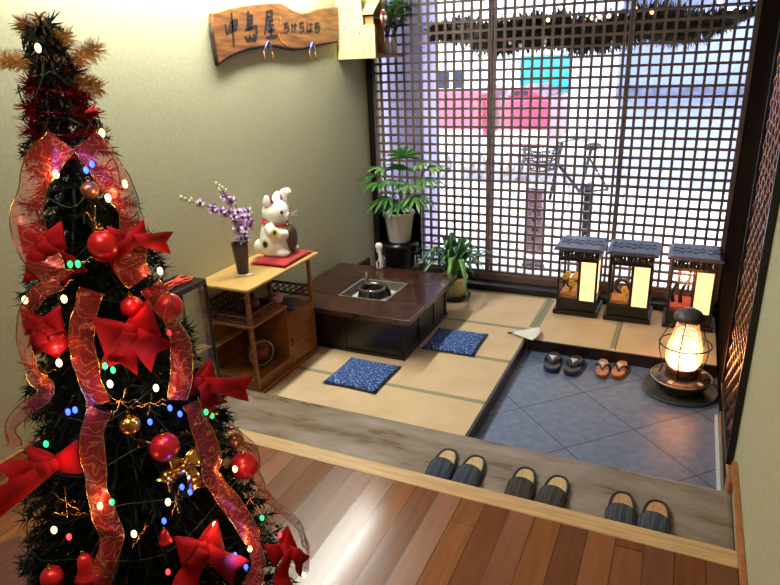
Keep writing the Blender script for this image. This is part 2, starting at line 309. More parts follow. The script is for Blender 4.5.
# ------------------------------------------------------------------ mesh helpers
class MB:
    def __init__(s): s.v = []; s.f = []; s.smooth = set()
    def add(s, vs, fs, smooth=False):
        o = len(s.v); s.v += [tuple(x) for x in vs]
        for q in fs:
            if smooth: s.smooth.add(len(s.f))
            s.f.append([i + o for i in q])
        return s
    def box(s, x0, x1, y0, y1, z0, z1, mat=None):
        vs = [V((x, y, z)) for x in (x0, x1) for y in (y0, y1) for z in (z0, z1)]
        if mat is not None: vs = [mat @ v for v in vs]
        return s.add(vs, [(0, 1, 3, 2), (4, 6, 7, 5), (0, 4, 5, 1), (2, 3, 7, 6), (0, 2, 6, 4), (1, 5, 7, 3)])
    def lathe(s, prof, c=(0, 0, 0), n=32, smooth=True, cap=True, mat=None, sx=1, sy=1):
        vs = []; fs = []
        for (r, z) in prof:
            for i in range(n):
                a = 2 * pi * i / n; p = V((c[0] + r * cos(a) * sx, c[1] + r * sin(a) * sy, c[2] + z)); vs.append(mat @ p if mat is not None else p)
        for j in range(len(prof) - 1):
            for i in range(n): k = (i + 1) % n; fs.append((j * n + i, j * n + k, (j + 1) * n + k, (j + 1) * n + i))
        s.add(vs, fs, smooth)
        if cap:
            o = len(s.v) - len(vs)
            if prof[0][0] > 1e-5: s.f.append([o + i for i in range(n)][::-1])
            if prof[-1][0] > 1e-5: s.f.append([o + (len(prof) - 1) * n + i for i in range(n)])
        return s
    def tube(s, pts, r, n=8, closed=False):
        pts = [V(p) for p in pts]; m = len(pts); vs = []; fs = []
        rr = r if isinstance(r, (list, tuple)) else [r] * m
        up = None
        for i, p in enumerate(pts):
            if closed: t = pts[(i + 1) % m] - pts[i - 1]
            else: t = pts[min(i + 1, m - 1)] - pts[max(i - 1, 0)]
            t.normalize()
            if up is None: up = t.orthogonal().normalized()
            a = (up - t * up.dot(t))
            a = a.normalized() if a.length > 1e-6 else t.orthogonal().normalized()
            b = t.cross(a); up = a
            for k in range(n):
                g = 2 * pi * k / n; vs.append(p + (a * cos(g) + b * sin(g)) * rr[i])
        for i in range(m if closed else m - 1):
            j = (i + 1) % m
            for k in range(n): l = (k + 1) % n; fs.append((i * n + k, i * n + l, j * n + l, j * n + k))
        s.add(vs, fs, True)
        if not closed:
            o = len(s.v) - len(vs); s.f.append([o + k for k in range(n)][::-1]); s.f.append([o + (m - 1) * n + k for k in range(n)])
        return s
    def prism(s, poly, fn0, fn1):
        n = len(poly); vs = [fn0(*p) for p in poly] + [fn1(*p) for p in poly]
        fs = [list(range(n))[::-1], [n + i for i in range(n)]] + [(i, (i + 1) % n, n + (i + 1) % n, n + i) for i in range(n)]
        return s.add(vs, fs)
    def ball(s, c, r, nu=20, nv=12, scale=(1, 1, 1), mat=None):
        prof = [(sin(pi * j / nv), -cos(pi * j / nv)) for j in range(nv + 1)]
        vs = []; fs = []
        for (q, z) in prof:
            for i in range(nu):
                a = 2 * pi * i / nu; p = V((q * cos(a) * r * scale[0], q * sin(a) * r * scale[1], z * r * scale[2]))
                if mat is not None: p = mat @ p
                vs.append(V(c) + p)
        for j in range(nv):
            for i in range(nu): k = (i + 1) % nu; fs.append((j * nu + i, j * nu + k, (j + 1) * nu + k, (j + 1) * nu + i))
        return s.add(vs, fs, True)
    def grid(s, rows, smooth=True):
        n = len(rows[0]); vs = [p for r_ in rows for p in r_]
        fs = [(i * n + j, i * n + j + 1, (i + 1) * n + j + 1, (i + 1) * n + j) for i in range(len(rows) - 1) for j in range(n - 1)]
        return s.add(vs, fs, smooth)
def obj(name, mb, mat, parent=None, loc=None, rotz=0, bev=0, solid=0, sub=0, label=None, kind=None):
    me = bpy.data.meshes.new(name); me.from_pydata([tuple(v) for v in mb.v], [], mb.f); me.validate(); me.update()
    if len(me.polygons) == len(mb.f):
        for i in mb.smooth: me.polygons[i].use_smooth = True
    me.materials.append(M[mat] if isinstance(mat, str) else mat)
    o = bpy.data.objects.new(name, me); COL.objects.link(o)
    if parent is not None: o.parent = parent
    if loc is not None: o.location = loc
    o.rotation_euler = (0, 0, rotz)
    if solid: md = o.modifiers.new('solid', 'SOLIDIFY'); md.thickness = solid; md.offset = 0
    if bev: md = o.modifiers.new('bev', 'BEVEL'); md.width = bev; md.segments = 2; md.limit_method = 'ANGLE'; md.angle_limit = radians(40)
    if sub: md = o.modifiers.new('sub', 'SUBSURF'); md.levels = sub; md.render_levels = sub
    if label: o['label'] = label
    if kind: o['kind'] = kind
    return o
def tag(o, label, cat, group=None):
    o['label'] = label; o['category'] = cat
    if group: o['group'] = group
    return o
def thing(name, label, cat, loc=(0, 0, 0), rotz=0, group=None):
    o = bpy.data.objects.new(name, None); COL.objects.link(o); o.location = loc; o.rotation_euler = (0, 0, rotz); o.empty_display_size = .05
    return tag(o, label, cat, group)
def dup(root, loc, rotz, label):
    c = root.copy(); COL.objects.link(c); c.location = loc; c.rotation_euler = (0, 0, rotz); c['label'] = label
    for ch in list(root.children):
        k = ch.copy(); COL.objects.link(k); k.parent = c
        for g in list(ch.children):
            h = g.copy(); COL.objects.link(h); h.parent = k
    return c
def bx(*a): return MB().box(*a)
def struct(name, mb, mat, bev=0, parent=None): return obj(name, mb, mat, parent, bev=bev, kind='structure')
def grp(root_list, g):
    for o in root_list: o['group'] = g

# ================================================================== SETTING
struct('floor', bx(XL, XR, -1.6, 1.87, .17, ZF), 'planks')
struct('trim_1', bx(XL, XR, 1.871, 1.953, .17, ZF + .003), 'strip', .006)            # light nosing
YB = 2.45                                                                          # far edge of the step board
struct('trim_2', bx(XL, XR, 1.954, YB, .05, ZB), 'worn', .02)
struct('floor_subfloor', bx(XL - .2, XR + .2, -1.6, 5.2, -.3, -.16), 'stoneliner')
struct('floor_stone', bx(-.90, XR, YB - .03, 4.66, -.16, ZS), 'tiles')
struct('trim_3', bx(XL, -.862, YB + .001, 4.66, -.16, -.012 - .045), 'dark_wood')   # base of the raised mats
struct('trim_4', bx(-.862, -.848, YB + .001, 3.86, -.079, -.001), 'dark_wood', .003)
struct('trim_5', bx(-.835, XR - .012, 3.850, 3.866, -.079, .002), 'dark_wood', .003)
struct('trim_6', bx(-.845, XR - .012, 3.867, 4.66, -.079, -.057), 'dark_wood')
struct('wall_left', bx(XL - .12, XL, -1.6, 5.1, -.16, ZC), 'plaster')
struct('wall_right', bx(XR, XR + .12, -1.6, 3.28, -.16, ZC), 'plaster')
struct('wall_right_corner', bx(XR - .002, XR + .12, 3.281, 5.0, -.16, ZC), 'corner_wood')
struct('wall_rear', bx(XL - .12, XR + .12, -1.72, -1.6, -.16, ZC), 'plaster')
struct('ceiling', bx(XL - .12, XR + .12, -1.72, 5.45, ZC, ZC + .12), 'ceiling')
struct('baseboard_left', bx(XL + .001, XL + .022, 4.15, 4.665, .001, .185), 'table', .003)
struct('baseboard_left.001', bx(XL + .001, XL + .02, -1.6, 1.86, ZF + .001, ZF + .075), 'orange_wood', .003)
struct('baseboard_right', bx(XR - .02, XR - .001, -1.6, 2.44, ZF + .005, ZF + .03), 'orange_wood', .002)
struct('baseboard_right.001', bx(XR - .018, XR - .001, 2.44, 2.56, ZS, .17), 'orange_wood', .002)
struct('baseboard_right.002', bx(XR - .0135, XR - .001, 2.561, 3.28, ZS + .001, .02), 'dark_wood', .002)
struct('trim_7', bx(XR - .026, XR - .014, YB + .003, 3.36, ZS + .001, ZS + .03), 'white_paint')
# back sill
struct('trim_8', bx(XL, XR - .003, 4.67, 4.80, -.1, .048), 'black', .004)
struct('trim_9', bx(XL, XR - .003, 4.801, 4.87, -.1, .10), 'lattice', .003)
struct('trim_11', bx(XL + .001, XL + .05, 4.803, 4.8145, .101, 2.339), 'black')
struct('trim_10', bx(XL, XR + .1, 4.80, 4.88, 2.34, ZC), 'lattice')
# lattice window: three panels
P = .0688
ZR0, ZR1 = .103, 2.338
def lattice_panel(n, x0, x1, c0, ncol, st_l, st_r):
    fr = MB()
    fr.box(x0, x0 + st_l, 4.815, 4.862, ZR0, ZR1); fr.box(x1 - st_r, x1, 4.815, 4.862, ZR0, ZR1)
    w = struct('window_%d' % n, fr, 'lattice', .002)
    lt = MB(); b = .0088
    for i in range(ncol + 1):
        x = c0 + (i - .5) * P
        if x0 + st_l < x < x1 - st_r: lt.box(x - b, x + b, 4.826, 4.846, ZR0, ZR1)
    k = 0
    while .137 + (k - .5) * P < ZR1:
        z = .137 + (k - .5) * P; k += 1
        if z - b < ZR0: z = ZR0 + b
        lt.box(x0 + st_l, x1 - st_r, 4.8235, 4.8485, z - b, z + b)
    lt = struct('lattice', lt, 'lattice', 0, w)
    struct('pane', bx(x0 + st_l + .001, x1 - st_r - .001, 4.852, 4.856, ZR0, ZR1), 'glass', 0, w)
lattice_panel(1, XL + .002, -1.411, -1.454 - 13 * P, 14, .07, .015)
lattice_panel(2, -1.408, -.440, -.509 - 12 * .0693, 13, .016, .016)
lattice_panel(3, -.437, XR - .004, -.409, 12, .012, .03)

# tatami mats (things one could lift)
def mat_thing(x0, x1, y0, y1, label, edges):
    t = thing('tatami_mat', label, 'tatami mat', ((x0 + x1) / 2, (y0 + y1) / 2, 0), 0, 'tatami mats')
    a, b = (x1 - x0) / 2, (y1 - y0) / 2
    h = .032
    obj('straw_cover', bx(-a, a, -b, b, -.056, 0), 'tatami', t, bev=.003)
    if 'n' in edges: obj('cloth_border', bx(-a, a, b - h, b - .0005, -.02, .0015), 'heri', t)
    if 'w' in edges: obj('cloth_border', bx(-a + .0005, -a + h, -b + h, b - h, -.02, .0015), 'heri', t)
    if 'e' in edges: obj('cloth_border', bx(a - h, a - .0005, -b + h, b - h, -.02, .0015), 'heri', t)
ya = [2.452, 2.975, 3.505, 4.030, 4.664]
mat_thing(XL + .003, -.863, ya[0], ya[1] - .001, 'straw tatami mat between the worn step board and the indigo cushion', 'n')
mat_thing(XL + .003, -.863, ya[1], ya[2] - .001, 'straw tatami mat under the nearer indigo cushion and hearth table', 'n')
mat_thing(XL + .003, -.863, ya[2], ya[3] - .001, 'straw tatami mat under the farther indigo cushion', 'n')
mat_thing(XL + .003, -.845, ya[3], ya[4] - .001, 'straw tatami mat along the lattice under the potted green plant', 'ne')
mat_thing(-.842, -.289, 3.868, 4.664, 'straw tatami mat behind the navy sandals, under the first box lantern', 'we')
mat_thing(-.286, XR - .014, 3.868, 4.664, 'straw tatami mat behind the round heater, under the third box lantern', '')

# right wall woven panel
t = thing('wall_panel', 'glossy copper woven slat panel in a black frame on right wall', 'wall panel', (XR, 2.92, .17))
fr = MB(); fr.box(-.028, -.002, -.365, -.345, 0, 2.1); fr.box(-.028, -.002, .345, .357, 0, 2.1); fr.box(-.028, -.002, -.345, .345, 0, .02); fr.box(-.028, -.002, -.345, .345, 2.08, 2.1)
obj('frame', fr, 'black', t, bev=.002)
wv = MB(); nz_, ny_ = 46, 12
for j in range(ny_):                                   # over-and-under slats
    y0 = -.345 + j * .0575
    rows = []
    for i in range(nz_ * 4 + 1):
        z = .02 + 2.06 * i / (nz_ * 4); ph = i / 4 * pi + (j % 2) * pi
        rows.append([V((-.010 + .0045 * sin(ph) - (.004 * (1 - abs(q))), y0 + (.5 + .5 * q) * .0565, z)) for q in (-1, 0, 1)])
    wv.grid(rows)
obj('woven_slats', wv, 'weave', t, solid=.003)

# ================================================================== LIGHTS
def area(name, loc, rot, sx, sy, power, col):
    l = bpy.data.lights.new(name, 'AREA'); l.shape = 'RECTANGLE'; l.size = sx; l.size_y = sy; l.energy = power; l.color = col
    o = bpy.data.objects.new(name, l); COL.objects.link(o); o.location = loc; o.rotation_euler = rot
    return o
w = bpy.data.worlds.new('World'); SC.world = w; w.use_nodes = True
bg = w.node_tree.nodes['Background']; bg.inputs[0].default_value = (.82, .90, 1.0, 1); bg.inputs[1].default_value = 6.0
# ceiling lamp: tube fixture along the left wall
t = thing('ceiling_lamp', 'long fluorescent tube fixture on the ceiling along the left wall', 'ceiling lamp', (XL + .21, 2.9, ZC))
obj('housing', bx(-.07, .07, -1.3, 1.3, -.04, -.001), 'white_paint', t, bev=.005)
for s_ in (-1, 1): obj('tube', MB().tube([(s_ * .035, -1.25, -.06), (s_ * .035, 1.25, -.06)], .014, 10), 'tube_light', t)
area('lamp_tube_light', (XL + .21, 2.9, ZC - .085), (0, 0, 0), .1, 2.4, 42, (.96, 1, .93))
t2 = thing('ceiling_lamp', 'added square fill lamp, out of view above the wooden hallway floor', 'ceiling lamp', (-.9, .2, ZC))
obj('diffuser', bx(-.2, .2, -.2, .2, -.05, -.001), 'paper', t2, bev=.01)
area('hall_fill_light', (-.9, .2, ZC - .06), (0, 0, 0), .36, .36, 14, (1, .90, .76))  # unseen lamp added as soft fill to brighten hall and room

# ================================================================== HEARTH TABLE
HX0, HX1, HY0, HY1 = -2.067, -1.70, 3.485, 3.868
TX0, TX1, TY0, TY1 = -2.40, -1.427, 3.228, 4.135
t = thing('hearth_table', 'low dark wood hearth table with square ash pit on tatami', 'table', (-1.93, 3.66, 0))
def loc_box(x0, x1, y0, y1, z0, z1): return bx(x0 + 1.93, x1 + 1.93, y0 - 3.66, y1 - 3.66, z0, z1)
obj('tabletop', loc_box(TX0, TX1, TY0, HY0, .262, .30), 'table_x', t, bev=.004)
obj('tabletop', loc_box(TX0, TX1, HY1, TY1, .262, .30), 'table_x', t, bev=.004)
obj('tabletop', loc_box(TX0, HX0, HY0 + .001, HY1 - .001, .262, .30), 'table', t, bev=.004)
obj('tabletop', loc_box(HX1, TX1, HY0 + .001, HY1 - .001, .262, .30), 'table', t, bev=.004)
b = MB(); BX0, BX1, BY0, BY1 = TX0 + .06, -1.497, 3.282, 4.07
b.box(BX0 + 1.93, BX1 + 1.93, BY0 - 3.66, BY0 + .02 - 3.66, .02, .261); b.box(BX0 + 1.93, BX1 + 1.93, BY1 - .02 - 3.66, BY1 - 3.66, .02, .261)
b.box(BX0 + 1.93, BX0 + .02 + 1.93, BY0 + .02 - 3.66, BY1 - .02 - 3.66, .02, .261); b.box(BX1 - .02 + 1.93, BX1 + 1.93, BY0 + .02 - 3.66, BY1 - .02 - 3.66, .02, .261)
obj('side_panel', b, 'dark_wood', t, bev=.003)
for yy in (BY0 + .0, BY0 + .26, BY0 + .53, BY1 - .03): obj('stile', bx(BX1 + 1.93, BX1 + .008 + 1.93, yy - 3.66, yy + .03 - 3.66, .02, .255), 'dark_wood', t, bev=.002)
for xx in (BX0, -1.93, BX1 - .03): obj('stile', bx(xx + 1.93, xx + .03 + 1.93, BY0 - .008 - 3.66, BY0 - 3.66, .02, .255), 'dark_wood', t, bev=.002)
obj('plinth', loc_box(BX0 - .012, BX1 + .016, BY0 - .014, BY1 + .012, .001, .02), 'dark_wood', t, bev=.003)
b = MB(); wv_ = .018
b.box(HX0 + 1.93 - .0, HX0 + wv_ + 1.93, HY0 - 3.66, HY1 - 3.66, .16, .296); b.box(HX1 - wv_ + 1.93, HX1 + 1.93, HY0 - 3.66, HY1 - 3.66, .16, .296)
b.box(HX0 + wv_ + 1.93, HX1 - wv_ + 1.93, HY0 - 3.66, HY0 + wv_ - 3.66, .16, .296); b.box(HX0 + wv_ + 1.93, HX1 - wv_ + 1.93, HY1 - wv_ - 3.66, HY1 - 3.66, .16, .296)
obj('hearth_lining', b, 'stoneliner', t, bev=.002)
ash = obj('ash_bed', bx(HX0 + wv_ + .001, HX1 - wv_ - .001, HY0 + wv_ + .001, HY1 - wv_ - .001, .15, .235), 'ash', bev=.004)
tag(ash, 'pale ash filling the square pit of the dark hearth table', 'ash'); ash['kind'] = 'stuff'
t = thing('trivet', 'round black iron trivet with three legs standing on the ash', 'trivet', (-1.885, 3.66, .236))
ring = [(.086 * cos(a), .086 * sin(a), .078) for a in [2 * pi * i / 32 for i in range(32)]]
obj('ring', MB().tube(ring, .009, 8, True), 'steel', t)
for k in range(3):
    a = 2 * pi * k / 3 + .7
    obj('leg', MB().tube([(.062 * cos(a), .062 * sin(a), .083), (.09 * cos(a), .09 * sin(a), .074), (.112 * cos(a), .112 * sin(a), .034), (.12 * cos(a), .12 * sin(a), .003)], [.010, .016, .018, .016], 8), 'iron', t)
obj('bowl_band', MB().lathe([(.098, .016), (.106, .018), (.090, .068), (.084, .068), (.098, .016)], n=32, cap=False), 'iron', t)
t = tag(obj('fire_tongs', MB().tube([(0, 0, 0), (-.002, .004, .12)], .0035, 6).tube([(.01, .003, 0), (.004, .006, .12)], .0035, 6), 'steel', loc=(-2.02, 3.835, .236)), 'thin metal fire tongs standing upright in the corner of the ash pit', 'tongs')

# ================================================================== CUSHIONS
def cushion(name, w, d, h, mat, label, loc, rotz, group=None, puff=1.0):
    n = 14; top = []; bot = []
    for i in range(n + 1):
        u = -1 + 2 * i / n; ra = []; rb = []
        for j in range(n + 1):
            v = -1 + 2 * j / n
            k = (1 - u ** 4) * (1 - v ** 4); pin = 1 - .03 * (1 - u * u) - .0
            pv = 1 - .03 * (1 - v * v)
            x = u * w / 2 * (1 - .035 * (1 - v * v)); y = v * d / 2 * (1 - .035 * (1 - u * u))
            ra.append(V((x, y, h * .35 + h * .65 * sqrt(max(k, 0)) * puff))); rb.append(V((x, y, .0 if k > .02 else h * .3)))
        top.append(ra); bot.append(rb)
    mb = MB().grid(top); mb.grid([r_[::-1] for r_ in bot])
    o = obj(name, mb, mat, loc=loc, rotz=rotz)
    m2 = o.modifiers.new('weld', 'WELD'); m2.merge_threshold = .004
    return tag(o, label, 'cushion', group)
cushion('floor_cushion', .355, .36, .028, 'indigo', 'indigo speckled square cushion in front of the wooden cabinet', (-1.642, 3.003, .0022), radians(-1), 'indigo floor cushions')
cushion('floor_cushion', .355, .36, .028, 'indigo', 'indigo speckled square cushion beside the right side of hearth table', (-1.272, 3.64, .0022), radians(1.5), 'indigo floor cushions')

# white folded fan on the corner of the mat
t = thing('paper_fan', 'white folded paper fan lying at the corner of the tatami', 'fan', (-.90, 3.90, .004), radians(4))
rows = []
for i in range(15):
    a = radians(-32 + 64 * i / 14) ; zz = .012 if i % 2 else .0
    rows.append([V((-.07 + rr * cos(a), rr * sin(a) * 1.0, .01 + zz * rr / .2 + .14 * max(0, rr - .04) * (1 - abs(a) * 1.2))) for rr in (.02, .09, .2)])
obj('fan_leaf', MB().grid(rows, False), 'paper', t, solid=.0015)
obj('handle', MB().tube([(-.085, -.004, .006), (-.04, 0, .010)], .006, 8), 'paper_dark', t)

# ================================================================== CABINET
CX, CY = -2.25, 2.92
t = thing('display_cabinet', 'honey wood tea cabinet with open shelf and door on left wall', 'cabinet', (CX, CY, 0))
x0, x1, y0, y1 = XL + .006 - CX, -2.085 - CX, 2.565 - CY, 3.218 - CY
ym = 2.905 - CY
obj('top', bx(XL + .003 - CX, -2.058 - CX, 2.54 - CY, 3.280 - CY, .646, .664), 'cabtop', t, bev=.005)
for (px_, py_, zb) in ((x1 - .022, y0, .03), (x1 - .022, y1 - .022, .36), (x0, y0, .03), (x0, y1 - .022, .36)):
    obj('post', bx(px_, px_ + .022, py_, py_ + .022, zb, .646), 'cab', t, bev=.003)
sh = obj('shelf', bx(x0, x1 + .004, y0 - .004, ym + .012, .42, .436), 'cab', t, bev=.003)
obj('shelf', bx(x0, x1, y0, ym, .085, .097), 'cab', t, bev=.003)
obj('shelf', bx(x0 + .002, x0 + .05, y0 + .023, ym, .25, .262), 'cabtop', t, bev=.002, label='narrow pale half shelf along the back')
obj('back_panel', bx(x0 - .003, x0 - .0005, y0 + .02, y1 - .02, .03, .36), 'cab', t)
obj('partition', bx(x0, x1 - .001, ym, ym + .012, .03, .419), 'cab', t, bev=.002)
b = MB(); b.box(x0, x1 - .014, ym + .013, y1 - .001, .345, .36); b.box(x0, x1 - .014, y1 - .014, y1 - .002, .03, .344)
obj('cupboard_body', b, 'cab', t, bev=.002)
dr = obj('door', bx(x1 - .013, x1 + .001, ym + .014, y1 - .003, .034, .358), 'cab', t, bev=.003)
obj('handle', bx(x1 + .001, x1 + .006, ym + .026, ym + .034, .16, .215), 'black', dr, bev=.001)
# carved rails of the shelf
def carved(x_a, y_a, x_b, y_b, z0, z1, n):
    m = MB(); A = V((x_a, y_a, 0)); B_ = V((x_b, y_b, 0)); D = (B_ - A); Ln = D.length; D.normalize()
    m.tube([A + V((0, 0, z0)), B_ + V((0, 0, z0))], .006, 6); m.tube([A + V((0, 0, z1)), B_ + V((0, 0, z1))], .006, 6)
    zc, rr = (z0 + z1) / 2, (z1 - z0) / 2
    for i in range(n):
        c = A + D * (Ln * (i + .5) / n) + V((0, 0, zc))
        m.tube([c + D * (rr * cos(a)) + V((0, 0, rr * .8 * sin(a))) for a in [2 * pi * k / 10 for k in range(10)]], .0042, 5, True)
        m.tube([c - D * (Ln / n / 2) + V((0, 0, -rr * .5)), c, c + D * (Ln / n / 2) + V((0, 0, rr * .5))], .004, 5)
    return m
obj('carved_rail', carved(x0 + .012, y0 + .022, x0 + .012, y1 - .022, .45, .53, 12), 'cabdark', t)
obj('carved_rail', carved(x0 + .03, y1 - .011, x1 - .022, y1 - .011, .39, .46, 6), 'cabdark', t)
obj('carved_rail', carved(x0 + .03, y0 + .008, x1 - .022, y0 + .008, .445, .48, 5), 'cabdark', t)
d1 = obj('drawer', bx(x1 - .016, x1 - .002, y0 + .023, ym - .001, .03, .084), 'cab', t, bev=.002)
m = MB()
for i in range(6):
    yy = y0 + .05 + i * .048
    m.tube([(x1 - .001, yy + .018 * cos(a), .057 + .014 * sin(a)) for a in [2 * pi * k / 10 for k in range(10)]], .003, 5, True)
obj('carving', m, 'cabdark', d1)
obj('side_apron', bx(x0 + .022, x1 - .023, y0 + .003, y0 + .014, .03, .095), 'cab', t)
pl = MB(); pl.box(x0, x1 + .012, y0 + .01, y1 + .004, .002, .0295); obj('plinth', pl, 'cab', t, bev=.004)
# things in and on the cabinet
t = thing('tin_plate', 'round metal rimmed dish with maroon centre inside the lower cabinet shelf', 'dish', (-2.19, 2.745, .0975), radians(-25))
rt = Matrix.Rotation(radians(90), 4, 'Y')
obj('dish_body', MB().lathe([(.0, -.05), (.075, -.05), (.085, -.03), (.085, .018), (.0, .018)], n=32, mat=Matrix.Translation((0, 0, .088)) @ rt), 'cabdark', t)
obj('rim', MB().tube([(.022, .078 * cos(a), .088 + .078 * sin(a)) for a in [2 * pi * k / 32 for k in range(32)]], .006, 8, True), 'tin', t)
obj('medallion', MB().lathe([(.0, .018), (.04, .018), (.036, .028), (.0, .03)], n=24, mat=Matrix.Translation((0, 0, .088)) @ rt), 'maroon', t)
t = thing('trinket_tray', 'dark carved trinket tray on the cabinet middle shelf', 'tray', (-2.23, 2.74, .4365))
m = MB(); m.box(-.09, .1, -.13, .13, 0, .012); m.box(-.09, .1, -.13, -.118, .012, .045); m.box(-.09, .1, .118, .13, .012, .045); m.box(-.09, -.08, -.118, .118, .012, .045)
obj('tray_body', m, 'cabdark', t, bev=.002)
obj('fret_front', carved(.096, -.118, .096, .118, .018, .04, 7), 'cabdark', t)
for i, (dx, dy, cl) in enumerate(((-.02, -.05, 'black_matte'), (.03, .02, 'maroon'), (-.03, .07, 'black_matte'))):
    pot = MB().lathe([(.018, 0), (.03, .012), (.034, .04), (.024, .062), (.018, .066), (.026, .074), (0, .08)], n=20)
    tag(obj('tea_jar', pot, cl, loc=(-2.23 + dx, 2.74 + dy, .449)), ['small black tea jar at the near end of the dark trinket tray', 'small maroon tea jar in the middle of the dark trinket tray', 'small black tea jar at the far end of the dark trinket tray'][i], 'jar', 'tea jars')
t = thing('ornament_bag', 'small floral cloth pouch beside the tray on the cabinet', 'pouch', (-2.16, 2.93, .4365))
obj('pouch_body', MB().lathe([(.02, 0), (.034, .01), (.036, .035), (.018, .055), (.022, .066), (.0, .062)], n=18), 'mauve', t)
obj('drawstring', MB().tube([(.019 * cos(a), .019 * sin(a), .055) for a in [2 * pi * k / 16 for k in range(16)]], .003, 6, True), 'red_cloth', t)
tag(obj('dark_folder', bx(-.06, .06, -.1, .1, 0, .012), 'bluegrey', loc=(-2.2, 3.08, .3605), rotz=radians(20), bev=.003), 'dark blue grey folder lying flat on the cupboard half of the cabinet', 'folder')
# red cushion + beckoning cat
cushion('red_cushion', .25, .34, .03, 'red_cloth', 'flat red cushion under the white beckoning cat figurine', (-2.205, 3.09, .665), radians(2), puff=.9)
CATX, CATY, CATZ = -2.245, 3.105, .689
t = thing('cat_figurine', 'white beckoning cat figurine with raised paw on the red cushion', 'figurine', (CATX, CATY, CATZ), radians(5))
body = MB()
body.lathe([(.0, .0), (.085, .0), (.104, .015), (.112, .06), (.108, .11), (.095, .16), (.075, .20), (.05, .225), (0, .235)], n=32, sx=.92, sy=.96)
body.ball((.015, 0, .262), .082, 24, 16, (1.0, 1.08, .92))
body.ball((.082, 0, .245), .028, 16, 10, (.9, 1.2, .8))
for s_ in (-1, 1):
    body.ball((.06, s_ * .062, .025), .045, 16, 10, (1.3, .8, .6))
    body.lathe([(.034, 0), (.028, .03), (.012, .055), (0, .062)], n=14, mat=Matrix.Translation((.0, s_ * .05, .322)) @ Matrix.Rotation(-s_ * .35, 4, 'X'))
body.tube([(.0, -.075, .19), (.035, -.098, .165), (.075, -.075, .145), (.102, -.04, .14)], [.035, .036, .032, .028], 14)
body.tube([(.0, .085, .18), (.015, .105, .24), (.025, .10, .32), (.04, .085, .372), (.066, .075, .378), (.08, .072, .36)], [.035, .034, .030, .027, .024, .02], 14)
body.ball((-.09, -.03, .05), .05, 14, 10)
bo = obj('body', body, 'cat', t)
rm = bo.modifiers.new('rm', 'REMESH'); rm.mode = 'VOXEL'; rm.voxel_size = .005; rm.use_smooth_shade = True
sm = bo.modifiers.new('sm', 'SMOOTH'); sm.iterations = 6; sm.factor = .6
obj('collar', MB().tube([(.005 + .074 * cos(a), .08 * sin(a), .202 - .014 * cos(a)) for a in [2 * pi * k / 32 for k in range(32)]], .009, 8, True), 'red_cloth', t)
cn = MB().ball((0, 0, 0), 1, 20, 12, (.03, .055, .085)); 
for v_ in range(len(cn.v)): cn.v[v_] = (cn.v[v_][0] + .100, cn.v[v_][1] + .012, cn.v[v_][2] + .105)
obj('coin', cn, 'brown_coin', t)
obj('bell', MB().ball((.088, 0, .185), .016, 14, 10), 'gold', t)
for s_ in (-1, 1):
    obj('ear_lining', MB().add([(.03, s_ * .068, .33), (.03, s_ * .036, .325), (.024, s_ * .066, .372)], [(0, 1, 2)]), 'pink_ear', t, solid=.008)
    obj('eye', MB().ball((.079, s_ * .040, .272), .015, 12, 8, (.6, 1, 1)), 'eye', t)
obj('nose', MB().ball((.108, 0, .252), .007, 10, 6), 'pink_ear', t)
m = MB()
for s_ in (-1, 1):
    for k in (-1, 0, 1): m.tube([(.1, s_ * .02, .243 + k * .004), (.125, s_ * .075, .246 + k * .016)], .0011, 4)
obj('whisker', m, 'white_cloth', t)
# vase with orchids
VX, VY = -2.255, 2.765
tag(obj('coaster', bx(-.055, .055, -.055, .055, 0, .005), 'coaster', loc=(VX, VY, .665), rotz=radians(40), bev=.001), 'thin square tan coaster under the dark orchid vase', 'coaster')
t = thing('flower_vase', 'tall dark purple tapered vase holding the orchids', 'vase', (VX, VY, .6705))
obj('vase_body', MB().lathe([(.0, .0), (.031, .0), (.033, .005), (.047, .175), (.050, .18), (.044, .178), (.039, .14), (0, .12)], n=28), 'vase', t)
def orchid(label, pts, nflow, buds, seed):
    rnd = random.Random(seed)
    base = V((VX, VY, .80)); t_ = thing('orchid_spray', label, 'orchid', base, 0, 'orchid sprays')
    P_ = [V(p) - base for p in pts]
    def ev(u):
        k = u * (len(P_) - 1); i = min(int(k), len(P_) - 2); return P_[i].lerp(P_[i + 1], k - i)
    obj('stem', MB().tube([ev(i / 14) for i in range(15)], [.0035 - .0018 * i / 14 for i in range(15)], 6), 'leaf', t_)
    for i in range(nflow):
        u = (.08 if nflow > 10 else .2) + (.72 if nflow > 10 else .58) * i / max(nflow - 1, 1); c = ev(u) + V((rnd.uniform(-.02, .02), rnd.uniform(-.02, .02), rnd.uniform(-.015, .02)))
        n = V((rnd.uniform(.3, 1), rnd.uniform(-1.1, -.2), rnd.uniform(-.2, .5))).normalized()
        a = n.orthogonal().normalized(); b_ = n.cross(a); m = MB()
        for k in range(5):
            g = 2 * pi * k / 5 + rnd.random() * .3; dr_ = a * cos(g) + b_ * sin(g); sd = n.cross(dr_); l_ = rnd.uniform(.026, .036)
            m.add([c, c + dr_ * l_ * .55 + sd * l_ * .42 + n * .004, c + dr_ * l_ - n * .003, c + dr_ * l_ * .55 - sd * l_ * .42 + n * .004], [(0, 1, 2, 3)])
        fo = obj('flower', m, 'petal', t_, solid=.0015)
        obj('lip', MB().ball(c + n * .006, .008, 10, 6, (1, 1, 1.3)), 'petal_dark', fo)
    for i in range(buds):
        u = .80 + .2 * i / max(buds - 1, 1); c = ev(u) + V((rnd.uniform(-.014, .014), rnd.uniform(-.01, .01), rnd.uniform(-.012, .018)))
        obj('bud', MB().ball(c, .0095, 10, 6, (.8, .8, 1.5)), 'bud', t_)
def vp(px, py, x=VX): return at(px, py, x=x)
